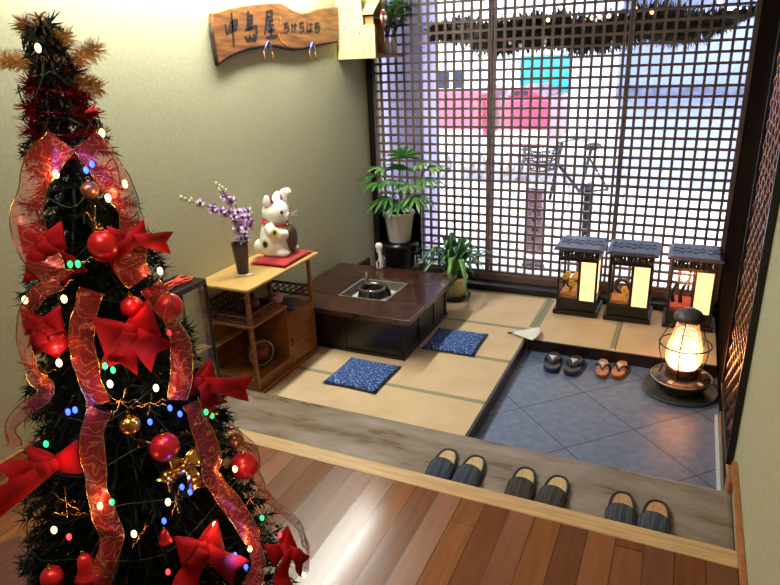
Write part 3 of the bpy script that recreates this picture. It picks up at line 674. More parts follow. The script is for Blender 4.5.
orchid('orchid spray arching far to the left over the cabinet, pale tip buds', [vp(243, 246), vp(238, 226, -2.27), vp(226, 213, -2.29), vp(206, 206, -2.32), vp(182, 198, -2.36)], 10, 7, 3)
orchid('orchid spray rising steeply to pale buds above the vase', [vp(243, 246), vp(240, 224, -2.28), vp(236, 206, -2.30), vp(228, 195, -2.32), vp(216, 186, -2.34)], 10, 7, 4)
orchid('short purple orchid spray leaning right of the vase', [vp(244, 246), vp(245, 231, -2.22), vp(247, 221, -2.20), vp(248, 213, -2.20), vp(245, 205, -2.20)], 11, 1, 5)

# ================================================================== GLASS CASE (behind the tree)
GX0, GX1, GY0, GY1, GZ0, GZ1 = XL + .008, -2.226, 1.965, 2.425, ZB + .001, .752
gx, gy = (GX0 + GX1) / 2, (GY0 + GY1) / 2
t = thing('display_case', 'tall black framed glass display case beside the cabinet', 'display case', (gx, gy, GZ0))
a, b_, h = (GX1 - GX0) / 2, (GY1 - GY0) / 2, GZ1 - GZ0
for sx in (-1, 1):
    for sy in (-1, 1): obj('frame_post', bx(sx * a - (.014 if sx > 0 else 0), sx * a + (0 if sx > 0 else .014), sy * b_ - (.014 if sy > 0 else 0), sy * b_ + (0 if sy > 0 else .014), .02, h - .03), 'black', t, bev=.001)
obj('base', bx(-a, a, -b_, b_, 0, .02), 'black', t, bev=.002)
obj('top', bx(-a, a, -b_, b_, h - .03, h), 'black', t, bev=.003)
obj('glass_shelf', bx(-a + .015, a - .015, -b_ + .015, b_ - .015, .24, .246), 'cabtop', t)
for n_, q in (('glass_pane', (a - .005, a - .002, -b_ + .015, b_ - .015)), ('glass_pane', (-a + .015, a - .015, b_ - .006, b_ - .003)), ('glass_pane', (-a + .015, a - .015, -b_ + .003, -b_ + .006))):
    obj(n_, bx(*q, .02, h - .03), 'glass', t)
t = thing('cord_ornament', 'orange red knotted cord lying on top of the glass case', 'cord', (gx + .02, gy + .09, GZ1 + .001))
for k in range(5):
    pts = [(-.05 + .018 * k + .008 * sin(i * 1.1 + k), -.16 + .024 * i, .008 + .006 * (k % 2) + .003 * sin(i * 2 + k)) for i in range(12)]
    obj('cord_strand', MB().tube(pts, .0055, 6), 'red_cord', t)
obj('knot', MB().ball((.0, .02, .016), .024, 14, 8, (1, 1.2, .6)), 'red_cord', t)

# ================================================================== SIGN BOARD
def onw(px, py, off=0): return at(px, py, x=XL + .035 + off)
t = thing('wall_sign', 'long wavy natural wood slab with black brush characters on left wall', 'sign', (XL, 3.65, 1.97))
O = V((XL, 3.65, 1.97))
top = [(213, 13), (217, 12), (227, 9), (243, 5.5), (258, 4), (272, 2.5), (281, 3), (288, 7), (294, 11), (302, 13.5), (310, 12), (318, 9.5), (327, 8), (338, 7)]
bot = [(338, 41), (331, 42), (322, 43.5), (312, 46), (304, 48), (294, 48.5), (284, 47), (275, 45), (262, 46), (250, 48), (238, 52), (228, 57), (219, 64), (216.5, 50), (214.5, 35), (213.2, 22)]
poly = [onw(*p) - O for p in top + bot]
obj('board', MB().prism(poly, lambda *p: V((.004, p[1], p[2])), lambda *p: V((.036, p[1], p[2]))), 'sign_wood', t, bev=.006)
edge = [onw(x_ - .3, y_ + (.0 if i < 14 else 1.2)) - O for i, (x_, y_) in enumerate(bot)]
m = MB().tube([V((.022, p[1], p[2])) for p in edge], .013, 8); obj('bark_edge', m, 'bark', t)
def stroke(pts, w=1.6, mat='ink', nm='brush_stroke', m=None):
    P_ = [onw(200 + a_ / 7.8, b / 7.8) - O for a_, b in pts]
    # smooth resample
    Q = []
    for i in range(len(P_) - 1):
        for k in range(4): Q.append(P_[i].lerp(P_[i + 1], k / 4))
    Q.append(P_[-1]); n = len(Q); L_ = []; R_ = []
    for i in range(n):
        tt = (Q[min(i + 1, n - 1)] - Q[max(i - 1, 0)]).normalized(); nr = V((0, -tt.z, tt.y))
        ww = w * .0052 * (.65 + .5 * sin(pi * (i + .6) / (n + .2)))
        L_.append(V((.0375, *(Q[i] + nr * ww)[1:]))); R_.append(V((.0375, *(Q[i] - nr * ww)[1:])))
    m.grid([L_, R_], False)
def char(strokes, w=1.6, mat='ink', nm='brush_character'):
    m = MB()
    for s_ in strokes: stroke(s_, w, mat, nm, m)
    obj(nm, m, mat, t, solid=.0018)
char([[(243, 100), (250, 200), (258, 300), (262, 368)], [(196, 188), (204, 240), (214, 272)], [(228, 178), (258, 168), (286, 158), (284, 200), (276, 242)], [(212, 246), (240, 236), (276, 226)], [(224, 208), (280, 192)]])
char([[(377, 88), (366, 122)], [(368, 126), (370, 180), (372, 236)], [(370, 132), (404, 122), (402, 190)], [(374, 160), (402, 152)], [(372, 190), (404, 182)], [(350, 232), (400, 216), (440, 206), (438, 260), (430, 308), (412, 318)], [(352, 282), (364, 314), (420, 300)], [(386, 268), (388, 306)], [(416, 262), (420, 300)], [(392, 208), (392, 236)]])
char([[(512, 96), (560, 84), (560, 128), (518, 138)], [(522, 96), (514, 190), (502, 272)], [(528, 166), (568, 156)], [(548, 168), (530, 204), (574, 196)], [(526, 242), (578, 232)], [(552, 206), (552, 282)], [(512, 294), (560, 284), (602, 280)]])
GL = [[[(5, 190), (42, 182)], [(22, 170), (18, 215), (6, 252)], [(8, 216), (44, 204), (42, 236), (18, 258)]], [[(8, 180), (12, 250)], [(32, 174), (36, 212), (24, 252)], [(2, 206), (48, 196)]],
      [[(6, 184), (42, 176)], [(24, 176), (10, 212), (40, 208), (36, 240), (10, 254)]], [[(10, 176), (8, 246), (22, 238)], [(22, 196), (48, 190)], [(36, 180), (36, 236), (22, 250), (30, 232), (50, 246)]]]
char([[(646 + 60 * k + a_, b) for a_, b in st_] for k in range(5) for st_ in GL[k % 4]], 1.3, 'ink_faded')
char([[(628, 190), (634, 160), (618, 130)], [(612, 250), (618, 290), (640, 328), (684, 354)]], .8, 'goldtinsel', 'wire_glint')  # gold strokes paint the highlight of a thin glossy wire
# two folded-cloth birds hanging under the slab
for i, (px_, py_) in enumerate(((267.5, 42), (312, 43))):
    p = onw(px_, py_, .012)
    t = thing('hanging_charm', ['purple folded bird charm with gold tassels under the brush characters', 'purple folded bird charm hanging nearer the pale shelf'][i], 'charm', p, 0, 'purple charms under the sign')
    sc_ = 1.1 if i == 0 else .95
    m = MB(); ww = .045 * sc_
    m.add([(.0, -ww, -.055), (.012, 0, .01), (.0, ww * .2, .012), (.0, -ww * .35, -.03), (-.006, 0, .0)], [(0, 1, 4), (0, 3, 1), (0, 4, 3), (1, 3, 4)])
    m.add([(.0, .0, .012), (.012, .01, -.01), (.004, ww * .8, -.055), (-.004, .012, -.02)], [(0, 1, 2), (0, 2, 3), (1, 3, 2), (0, 3, 1)])
    obj('folded_body', m, 'purple', t, solid=.011)
    for s_, dz in ((-ww, -.05), (ww * .8, -.055)): obj('tassel', MB().tube([(0, s_, dz), (.002, s_ + .004, dz - .03), (0, s_ + .012, dz - .055)], [.004, .003, .004], 6), 'goldtinsel', t)

# ================================================================== SHRINE SHELF, upper left corner
KX0, KX1, KY0, KY1, KZ = XL + .002, -2.12, 4.355, 4.80, 1.80
t = thing('shrine_shelf', 'pale cypress wall shelf with a tall stepped side panel', 'shelf', (XL, KY0, KZ))
poly = [(0.002, 0), (.31, 0), (.31, .225), (.222, .225), (.205, .46), (.002, .46)]
obj('side_panel', MB().prism(poly, lambda a_, b: V((a_, 0, b)), lambda a_, b: V((a_, .016, b))), 'pale_wood', t, bev=.002)
m = MB()
for a_, b in ((.075, .21), (.19, .17), (.12, .33)): m.lathe([(0, 0), (.005, 0), (.005, .002), (0, .002)], n=10, mat=Matrix.Translation((a_, 0, b)) @ Matrix.Rotation(radians(90), 4, 'X'))
obj('knot', m, 'bark', t)
m = MB(); q = lambda a_, b: V((.255 + a_, -.001, .10 + b))
m.tube([q(0, 0), q(.025, 0), q(.025, .03), q(0, .03)], .0012, 4, True); m.tube([q(.004, .04), q(.022, .04)], .0012, 4); m.tube([q(.012, .03), q(.012, .05)], .0012, 4); m.tube([q(.005, .015), q(.02, .015)], .0012, 4)
obj('faint_mark', m, 'pale_wood2', t)
obj('shelf_board', bx(.002, .31, .0165, .48, 0, .02), 'pale_wood2', t, bev=.002)
obj('seam', bx(.214, .217, -.002, -.0003, .0, .225), 'pale_wood2', t)
t = thing('miniature_shrine', 'small brown wooden shrine box with pitched roof on the pale shelf', 'shrine', (XL + .155, KY0 + .13, KZ + .0205))
m = MB(); m.box(-.13, .13, -.09, -.078, 0, .26); m.box(-.13, .13, .078, .09, 0, .26); m.box(-.13, -.118, -.078, .078, 0, .26); m.box(-.118, .13, -.078, .078, 0, .012); m.box(-.118, .13, -.078, .078, .25, .26)
obj('shrine_body', m, 'pale_wood2', t, bev=.002)
obj('door', bx(.10, .11, -.077, .0, .013, .2), 'cab', t, bev=.002)
m = MB(); m.prism([(-.125, .27), (0, .36), (.125, .27), (.125, .285), (0, .378), (-.125, .285)], lambda a_, b: V((-.13, a_, b)), lambda a_, b: V((.15, a_, b)))
obj('roof', m, 'pale_wood', t, bev=.002)
t = thing('paper_pompom', 'red and white paper ball ornament hung on the shrine', 'ornament', (KX1 + .0, KY0 + .14, KZ + .27))
for k in range(8):
    a_ = 2 * pi * k / 8
    obj('paper_petal', MB().ball((.012, .03 * cos(a_), .035 * sin(a_)), .026, 10, 8, (.5, 1, 1)), 'red_cloth' if k % 2 else 'paper', t)
obj('core', MB().ball((.018, 0, 0), .022, 12, 8), 'paper', t)
for i, yy in enumerate((KY0 + .315, KY0 + .425)):
    p = (KX1 - .05, yy, KZ + .0205)
    tag(obj('offering_vase', MB().lathe([(.0, 0), (.022, 0), (.030, .015), (.032, .05), (.022, .085), (.014, .1), (.014, .118), (.019, .125), (.012, .125), (.010, .08), (0, .07)], n=20), 'white_ceramic', loc=p), ['white ceramic offering vase nearer the shrine box', 'white ceramic offering vase at the outer end of the shelf'][i], 'vase', 'offering vases')
    t = thing('evergreen_sprig', ['leafy evergreen sprig in the vase nearer the shrine box', 'leafy evergreen sprig in the outer offering vase'][i], 'sprig', (p[0], p[1], p[2] + .10), 0, 'evergreen sprigs')
    rnd = random.Random(20 + i); st = MB(); lf = MB()
    for k in range(11):
        dx, dy = rnd.uniform(-.12, .16), rnd.uniform(-.10, .12); hh = rnd.uniform(.18, .36)
        pts = [V((0, 0, 0)), V((dx * .3, dy * .3, hh * .5)), V((dx, dy, hh))]; st.tube(pts, .0025, 5)
        for q in range(10):
            u = .35 + .65 * q / 9; c = pts[1].lerp(pts[2], (u - .35) / .65)
            dr_ = V((rnd.uniform(-1, 1), rnd.uniform(-1, 1), rnd.uniform(-.3, .8))).normalized(); sd = dr_.cross(V((.3, .2, 1))).normalized(); l_ = rnd.uniform(.06, .10)
            lf.add([c, c + dr_ * l_ * .5 + sd * l_ * .2, c + dr_ * l_, c + dr_ * l_ * .5 - sd * l_ * .2], [(0, 1, 2, 3)])
    obj('stem', st, 'stem', t); obj('leaves', lf, 'leaf', t, solid=.001)

# ================================================================== PLANTS
SX, SY = -1.99, 4.38
t = thing('plant_stand', 'tall black lacquered pedestal in the left back corner', 'plant stand', (SX, SY, .0025))
obj('pedestal', MB().lathe([(.0, 0), (.13, 0), (.135, .02), (.125, .04), (.12, .30), (.15, .41), (.155, .44), (.0, .44)], n=36), 'black', t)
obj('back_shield', MB().grid([[V((.165 * cos(a_), .165 * sin(a_), z_)) for a_ in [radians(20 + 180 * k / 16) for k in range(17)]] for z_ in (.30, .48, .66, .74)]), 'black', t, solid=.012, label='black curved panel rising behind the pot')
t = thing('potted_palm', 'tall fan leaved palm in a white pot on black pedestal', 'potted plant', (SX, SY, .4435))
obj('pot', MB().lathe([(.0, 0), (.082, 0), (.088, .01), (.118, .22), (.126, .225), (.126, .24), (.114, .24), (.110, .215), (.0, .21)], n=36), 'white_ceramic', t)
obj('soil', MB().lathe([(0, .214), (.109, .2145)], n=24, cap=False), 'soil', t)
rnd = random.Random(5)
stems = []
def fan_leaf(tip, out, nl, L_, mat, t_):
    m = MB(); out = V(out).normalized(); up = V((0, 0, 1)); sd = out.cross(up).normalized(); nn = sd.cross(out).normalized()
    for k in range(nl):
        g = radians(-75 + 150 * k / (nl - 1)); dr_ = (out * cos(g) + sd * sin(g)).normalized(); ll = L_ * (1 - .18 * abs(g)) * rnd.uniform(.9, 1.08)
        s2 = dr_.cross(nn).normalized(); w_ = .016; rows = []
        for q in range(6):
            u = q / 5; c = tip + dr_ * ll * u + nn * (.03 * u) - up * (.10 * ll / .2 * u * u); ww = w_ * (.35 + 1.3 * u) * (1 - u ** 3) + .0008
            rows.append([c - s2 * ww + nn * .002, c - nn * .002, c + s2 * ww + nn * .002])
        m.grid(rows)
    obj('leaf', m, mat, t_, solid=.0008)
base = V((SX, SY, .4435))
fans = [((403, 158), (.1, -.2, .9)), ((385, 170), (-.7, -.3, .3)), ((418, 165), (.8, 0, .3)), ((380, 183), (-.6, -.5, .0)), ((395, 180), (-.1, -1, .1)), ((425, 178), (.8, -.3, -.1)), ((410, 185), (.3, -.9, .1)), ((388, 197), (-.5, -.7, -.2)), ((400, 170), (0, -.6, .6)), ((415, 196), (.5, -.8, -.2)), ((428, 168), (.7, .4, .2)), ((378, 176), (-.8, .1, .1)), ((399, 203), (-.2, -.9, -.1))]
for i, (pp, out) in enumerate(fans):
    tip = at(*pp, y=SY + (-.06 if out[1] < -.4 else .05)) - base
    s0 = V((rnd.uniform(-.04, .04), rnd.uniform(-.04, .04), .21)); mid = s0.lerp(tip, .55) + V((0, 0, .04))
    obj('stem', MB().tube([s0, mid, tip], .0035, 6), 'leaf', t)
    fan_leaf(tip, out, 7 if i % 2 else 8, .19, ('leaf', 'leaf2', 'leaf2', 'leaf')[i % 4], t)
# strap leaved plant
QX, QY = -1.555, 4.43
t = tag(obj('saucer', MB().lathe([(.0, 0), (.095, 0), (.128, .028), (.130, .032), (.122, .032), (.09, .012), (0, .012)], n=36), 'black_matte', loc=(QX, QY, .0025)), 'dark round saucer under the cream plant pot', 'saucer')
t = thing('potted_plant', 'bushy strap leaved green plant in a cream pot on saucer', 'potted plant', (QX, QY, .0155))
obj('pot', MB().lathe([(.0, 0), (.066, 0), (.074, .01), (.098, .15), (.106, .155), (.106, .17), (.096, .17), (.092, .15), (.0, .145)], n=36), 'cream_ceramic', t)
obj('soil', MB().lathe([(0, .149), (.091, .1495)], n=24, cap=False), 'soil', t)
for i in range(74):
    a_ = rnd.random() * 2 * pi; rr = rnd.uniform(.10, .42); hh = rnd.uniform(.26, .40) * (1.12 - rr * .9)
    if sin(a_) * rr > .17: rr = .17 / sin(a_)
    dr_ = V((cos(a_), sin(a_), 0)); sd = V((-sin(a_), cos(a_), 0)); rows = []; w_ = rnd.uniform(.011, .018); droop = rnd.uniform(.05, .22) * (rr / .2)
    s0 = V((rnd.uniform(-.03, .03), rnd.uniform(-.03, .03), .14))
    for q in range(9):
        u = q / 8; c = s0 + dr_ * rr * u + V((0, 0, hh * sin(min(u * 1.9, pi / 2 + .2)) - droop * max(0, u - .45) ** 1.5 * 2)); ww = w_ * (.5 + .75 * sin(pi * u ** .85)) * (1 - u ** 6) + .0006
        rows.append([c - sd * ww + V((0, 0, .003)), c, c + sd * ww + V((0, 0, .003))])
    obj('leaf', MB().grid(rows), ('leaf3', 'leaf', 'leaf3', 'leaf2')[i % 4], t, solid=.0008)
# small crane figurine on the table
t = thing('bird_figurine', 'small black and white bird figurine at the back of hearth table', 'figurine', (-2.03, 4.085, .3005))
obj('body', MB().lathe([(0, 0), (.026, 0), (.03, .02), (.028, .07), (.022, .12), (.02, .15), (.028, .165), (.03, .185), (.018, .203), (0, .208)], n=20, sy=.8), 'white_ceramic', t)
obj('dark_wing', MB().ball((-.012, -.016, .10), .02, 12, 8, (.8, .6, 1.9)), 'black', t)
obj('tail', MB().ball((.0, -.022, .045), .012, 10, 6, (.7, .6, 2.4)), 'black', t)

# ================================================================== BOX LANTERNS
def lantern(label, loc):
    t_ = thing('box_lantern', label, 'lantern', loc, 0, 'box lanterns')
    obj('plinth', bx(-.156, .156, -.15, .15, 0, .035), 'black', t_, bev=.004)
    obj('base', bx(-.138, .138, -.134, .134, .0355, .115), 'black', t_, bev=.004)
    for sx in (-1, 1):
        for sy in (-1, 1): obj('corner_post', bx(sx * .138 - (.016 if sx > 0 else 0), sx * .138 + (0 if sx > 0 else .016), sy * .134 - (.016 if sy > 0 else 0), sy * .134 + (0 if sy > 0 else .016), .1155, .485), 'black', t_, bev=.002)
    m = MB()
    for sy in (-1, 1):
        y_ = sy * .128
        m.box(-.122, .122, y_ - .005, y_ + .005, .405, .428); m.box(-.122, .122, y_ - .005, y_ + .005, .472, .485); m.box(.004, .022, y_ - .006, y_ + .006, .1155, .405)
    for sx in (-1, 1): m.box(sx * .132 - .005, sx * .132 + .005, -.118, .118, .405, .428); m.box(sx * .132 - .005, sx * .132 + .005, -.118, .118, .472, .485)
    obj('frame_rail', m, 'black', t_, bev=.001)
    # fretwork band: curling stems and leaves
    fw = MB()
    for side in range(4):
        n_ = 10; Ls = .116
        for i in range(n_):
            u0 = -Ls + 2 * Ls * (i + .5) / n_
            for k in range(2):
                pts = []
                for q in range(8):
                    g = q / 7 * 4.6 + k * pi + i; rr = .020 * (1 - q / 11)
                    u, z_ = u0 + rr * cos(g), .4515 + rr * 1.5 * sin(g)
                    pts.append({0: (u, -.128, z_), 1: (u, .128, z_), 2: (-.132, u, z_), 3: (.132, u, z_)}[side])
                fw.tube(pts, .0072, 5)
    obj('fretwork', fw, 'black', t_)
    roof = MB(); roof.prism([(-.168, .4855), (.168, .4855), (.168, .497), (.14, .512), (-.14, .512), (-.168, .497)], lambda a_, b: V((a_, -.165, b)), lambda a_, b: V((a_, .165, b)))
    rf = obj('roof', roof, 'lamproof', t_, bev=.003)
    m = MB()
    for i in range(-3, 4):
        c = V((i * .042, .02 * (i % 2) - .01, .5125))
        m.tube([c + V((.018 * cos(g), .05 * sin(g), 0)) for g in [2 * pi * k / 12 for k in range(12)]], .0035, 5, True)
    obj('roof_carving', m, 'black', rf)
    for sy in (-1, 1): obj('glass_pane', bx(-.122, .004, sy * .126 - .001, sy * .126 + .001, .1155, .405), 'glass', t_)
    for sx in (-1,): obj('glass_pane', bx(sx * .131 - .001, sx * .131 + .001, -.118, .118, .1155, .405), 'glass', t_)
    m = MB(); m.box(.022, .122, -.127, -.123, .1155, .405)
    obj('paper_panel', m, 'lit_paper', t_, label='glowing cream paper panel')
    m = MB(); m.box(.118, .121, -.117, .117, .1155, .405); obj('side_paper_panel', m, 'lit_paper', t_, label='glowing cream paper panel')
    obj('inner_partition', bx(.016, .020, -.118, .118, .1155, .40), 'paper', t_)
    return t_
LY_ = 4.505
lant = [lantern('black box lantern nearest the potted plant, yellow flower inside', (-.618, LY_, .002)),
        lantern('middle black box lantern with round dark ornament inside', (-.268, LY_, .002)),
        lantern('black box lantern behind the heater with dark horn shapes inside', (.118, LY_, .002))]
l = bpy.data.lights.new('lantern_bulb', 'POINT'); l.energy = 1.2; l.color = (1, .7, .38); l.shadow_soft_size = .03
for x_ in (-.618, -.268, .118):
    lo = bpy.data.objects.new('lantern_bulb', l); COL.objects.link(lo); lo.location = (x_ - .06, LY_ + .02, .37)
for i, x_ in enumerate((-.618, -.268, .118)):
    gv = obj('gravel_bed', bx(-.118, .012, -.118, .118, 0, .03), ('gravel', 'gravel', 'redgravel')[i], loc=(x_, LY_, .118), bev=.006)
    tag(gv, ['amber gravel bed inside the lantern nearest the plant', 'amber gravel bed inside the middle lantern', 'red gravel bed inside the lantern behind the heater'][i], 'gravel'); gv['kind'] = 'stuff'
    if i < 2:
        tf = thing('flower_ornament', ['yellow flower spray on amber gravel in the first lantern', 'yellow flower beside the dark ring in the middle lantern'][i], 'flower', (x_ - (.06 if i == 0 else .015), LY_ - .04, .1485))
        for k in range(7 if i == 0 else 3):
            c = V((rnd.uniform(-.05, .045) if i == 0 else rnd.uniform(-.02, .008), rnd.uniform(-.03, .03), rnd.uniform(.05, .14) if i == 0 else rnd.uniform(.03, .08)))
            obj('stem', MB().tube([(0, 0, 0), c * .5 + V((.005, 0, 0)), c], .002, 5), 'leaf', tf)
            m = MB()
            for q in range(6):
                g = 2 * pi * q / 6; m.ball(c + V((.014 * cos(g), -.004, .014 * sin(g))), .010, 8, 6, (1, .5, 1))
            obj('bloom', m, 'yellowflower', tf)
    if i == 1:
        tag(obj('ring_ornament', MB().tube([(.045 * cos(a_), 0, .05 + .045 * sin(a_)) for a_ in [2 * pi * k / 24 for k in range(24)]], .016, 8, True), 'darkstone', loc=(x_ - .06, LY_ + .04, .154)), 'round dark ring ornament inside the middle box lantern', 'ornament')
    if i == 0:
        tag(obj('rock_ornament', MB().ball((0, 0, .03), .032, 12, 8, (1.1, 1, .95)), 'darkstone', loc=(x_ - .075, LY_ + .06, .1485)), 'dark rock behind the yellow flowers in first lantern', 'ornament')
    if i == 2:
        th = thing('horn_ornament', 'pair of curved dark horn shapes inside the lantern behind heater', 'ornament', (x_ - .07, LY_ - .02, .1485))
        for q in (-1, 1):
            obj('horn', MB().tube([(q * .022 - .01, 0, 0), (q * .028 - .02, 0, .06), (q * .026 - .0, 0, .12), (q * .024 + .022, 0, .17)], [.014, .013, .010, .003], 10), 'darkstone', th)

# ================================================================== HEATER
HCX, HCY = .104, 3.63
t = thing('kerosene_heater', 'round glowing kerosene heater with wire guard on slate floor', 'heater', (HCX, HCY, ZS + .0005))
def zz(z): return z - ZS
obj('tray', MB().lathe([(.0, 0), (.192, 0), (.202, .006), (.204, .016), (.198, .016), (.188, .008), (.0, .008)], n=48), 'capgrey', t)
obj('tank', MB().lathe([(.0, .009), (.11, .009), (.125, .025), (.158, .075), (.166, .088), (.160, .094), (.10, .105), (.0, .105)], n=48), 'tank', t)
obj('rim', MB().tube([(.163 * cos(a_), .163 * sin(a_), .091) for a_ in [2 * pi * k / 48 for k in range(48)]], .005, 8, True), 'steel', t)
for k in range(6):
    a_ = radians(-150 + 36 * k); mt = Matrix.Rotation(a_, 4, 'Z') @ Matrix.Translation((.132, 0, .101)) @ Matrix.Rotation(radians(9), 4, 'Y')
    obj('label_plate', bx(-.014, .014, -.012, .012, -.002, .002, mt), 'label' if k % 2 else 'black', t)
obj('burner', MB().lathe([(.085, .104), (.088, .106), (.088, .145), (.080, .152), (.080, .158), (.0, .158)], n=40), 'copper', t)
obj('wick_glow', MB().lathe([(.0, .159), (.072, .159), (.076, .175), (.074, .215), (.06, .228), (.0, .228)], n=32), 'flame', t)
ch = MB()
for k in range(7):
    z_ = .245 + k * .022; rr = .078 - k * .005
    ch.tube([(rr * cos(a_), rr * sin(a_), z_) for a_ in [2 * pi * q / 32 for q in range(32)]], .0045, 6, True)
obj('glow_coil', ch, 'flame_mid', t)
obj('glass_globe', MB().lathe([(.079, .159), (.094, .19), (.098, .235), (.090, .29), (.074, .35), (.06, .41), (.052, .43)], n=40, cap=False), 'amber_glass', t, solid=.002)
obj('cap', MB().lathe([(.0, .425), (.06, .43), (.078, .452), (.080, .462), (.077, .472), (.062, .492), (.035, .507), (.0, .512)], n=40), 'capgrey', t)
obj('guard_ring', MB().tube([(.136 * cos(a_), .136 * sin(a_), .298) for a_ in [2 * pi * k / 48 for k in range(48)]], .0042, 8, True), 'iron', t)
for k in range(5):
    a_ = 2 * pi * k / 5 + .75; pr = ((.064, .448), (.085, .415), (.118, .35), (.136, .298), (.132, .25), (.112, .18), (.104, .15), (.118, .108))
    obj('guard_wire', MB().tube([(r_ * cos(a_), r_ * sin(a_), z_) for r_, z_ in pr], .0034, 6), 'iron', t)
obj('carry_handle', MB().tube([(.1, -.06, .105), (.118, -.075, .12), (.128, -.05, .125), (.12, -.02, .108)], .004, 6), 'iron', t)
obj('knob', MB().lathe([(0, 0), (.016, 0), (.016, .02), (0, .022)], n=16, mat=Matrix.Translation((-.05, -.135, .07)) @ Matrix.Rotation(radians(70), 4, 'X')), 'black', t)
l = bpy.data.lights.new('heater_glow', 'POINT'); l.energy = 5.0; l.color = (1, .5, .2); l.shadow_soft_size = .06
lo = bpy.data.objects.new('heater_glow', l); COL.objects.link(lo); lo.location = (HCX, HCY, ZS + .27)

# ================================================================== SLIPPERS AND SANDALS
def foot_outline(L_, W, n=28):
    pts = []
    for i in range(n):
        a_ = 2 * pi * i / n; y_ = sin(a_); w_ = W * (1.0 if y_ < 0 else .90) * (1 + .02 * cos(a_))
        x_ = cos(a_); x_ = math.copysign(abs(x_) ** .72, x_); yy = math.copysign(abs(y_) ** .9, y_)
        pts.append((x_ * w_ / 2 * (1 - .10 * (1 - abs(yy)) * (yy > -.3)), yy * L_ / 2))
    return pts
def slipper(label, loc, rotz, mat, ins):
    t_ = thing('slipper', label, 'slipper', loc, rotz, 'slippers on the step board'); ol = foot_outline(.272, .113)
    obj('sole', MB().prism(ol, lambda a_, b: V((a_, b, 0)), lambda a_, b: V((a_, b, .014))), 'trim_cloth', t_, bev=.003)
    obj('insole', MB().prism([(a_ * .84, b * .93) for a_, b in ol], lambda a_, b: V((a_, b, .0142)), lambda a_, b: V((a_, b, .0172))), ins, t_)
    obj('binding', MB().tube([(a_ * .97, b * .985, .0155) for a_, b in ol], .0065, 8, True), 'trim_cloth', t_)
    rows = []; n = 13
    for i in range(12):
        u = i / 11; y_ = -.138 + .140 * u
        hw = .056 * min(1, (1 - (1 - min(u * 1.6 + .05, 1)) ** 2.2) ** .5) * (1 - .02 * u); h_ = .014 + .030 * min(1, u * 1.3) ** .8
        rows.append([V((hw * cos(pi * j / (n - 1)) * (1 + .03 * sin(pi * j / (n - 1))), y_ + .02 * u * sin(pi * j / (n - 1)) - .012 * u, .010 + h_ * sin(pi * j / (n - 1)) ** .8)) for j in range(n)])
    up = obj('upper', MB().grid(rows), mat, t_, solid=.005)
    obj('upper_hem', MB().tube([p + V((0, .001, 0)) for p in rows[-1]], .0038, 6), 'trim_cloth', up)
    return t_
sl = [(-.813, 2.150, 'slip_a', 'insole', 'navy ribbed slipper at the far left of the step board, leftmost of six', 4), (-.690, 2.147, 'slip_a', 'insole', 'navy ribbed slipper second from left on the step board', 1),
      (-.467, 2.142, 'slip_b', 'insole', 'charcoal ribbed slipper with straw insole, left of the middle pair', 3), (-.338, 2.136, 'slip_b', 'insole', 'charcoal ribbed slipper with straw insole, right of the middle pair', -2),
      (-.080, 2.124, 'slip_c', 'insole2', 'grey blue slipper with tan insole, left of the pair nearest the right wall', 2), (.038, 2.120, 'slip_c', 'insole2', 'grey blue slipper with tan insole closest to the right wall', -3)]
for x_, y_, m_, i_, lb, rz in sl: slipper(lb, (x_, y_, ZB + .0005), radians(rz), m_, i_)
def sandal(label, loc, rotz, L_, W, top, strap, edge, hh, wide):
    t_ = thing('sandal', label, 'sandal', loc, rotz, 'sandals on the slate floor'); ol = foot_outline(L_, W)
    obj('sole', MB().prism(ol, lambda a_, b: V((a_, b, 0)), lambda a_, b: V((a_, b, hh))), edge, t_, bev=.004)
    obj('footbed', MB().prism([(a_ * .93, b * .95) for a_, b in ol], lambda a_, b: V((a_, b, hh + .0002)), lambda a_, b: V((a_, b, hh + .003))), top, t_)
    for s_ in (-1, 1):
        P0, P1, P2 = V((0, -L_ * .20, hh + .004)), V((s_ * W * .26, -L_ * .02, hh + .032)), V((s_ * W * .47, L_ * .16, hh * .7))
        rows = []
        for q in range(9):
            u = q / 8; c = P0 * (1 - u) ** 2 + P1 * 2 * u * (1 - u) * 1.15 + P2 * u * u; ww = wide * (.4 + 1.0 * u)
            rows.append([c + V((0, -ww, -.002)), c + V((0, 0, .004)), c + V((0, ww, -.002))])
        obj('strap', MB().grid(rows), strap, t_, solid=.005)
    obj('toe_post', MB().tube([(0, -L_ * .20, hh), (0, -L_ * .20, hh + .012)], .005, 8), strap, t_)
    m = MB().add([(-W * .2, L_ * .03, hh + .031), (W * .2, L_ * .03, hh + .031), (0, -L_ * .13, hh + .02), (0, -.01, hh + .034)], [(0, 3, 1), (0, 2, 3), (1, 3, 2)])
    obj('strap_patch', m, 'white_cloth', t_, solid=.003)
    return t_
sandal('navy sandal with white patch, left of the navy pair', (-.640, 3.70, ZS + .0005), radians(6), .255, .112, 'sand_print', 'sand_blue', 'sand_blue', .03, .032)
sandal('navy sandal with white patch, right of the navy pair', (-.508, 3.70, ZS + .0005), radians(-2), .255, .112, 'sand_print', 'sand_blue', 'sand_blue', .03, .032)
sandal('tan straw sandal with dark thong, left of the tan pair', (-.338, 3.725, ZS + .0005), radians(4), .235, .088, 'sand_tan', 'sand_strap', 'sand_edge', .024, .010)
sandal('tan straw sandal with dark thong, right of the tan pair', (-.238, 3.745, ZS + .0005), radians(-6), .235, .088, 'sand_tan', 'sand_strap', 'sand_edge', .024, .010)

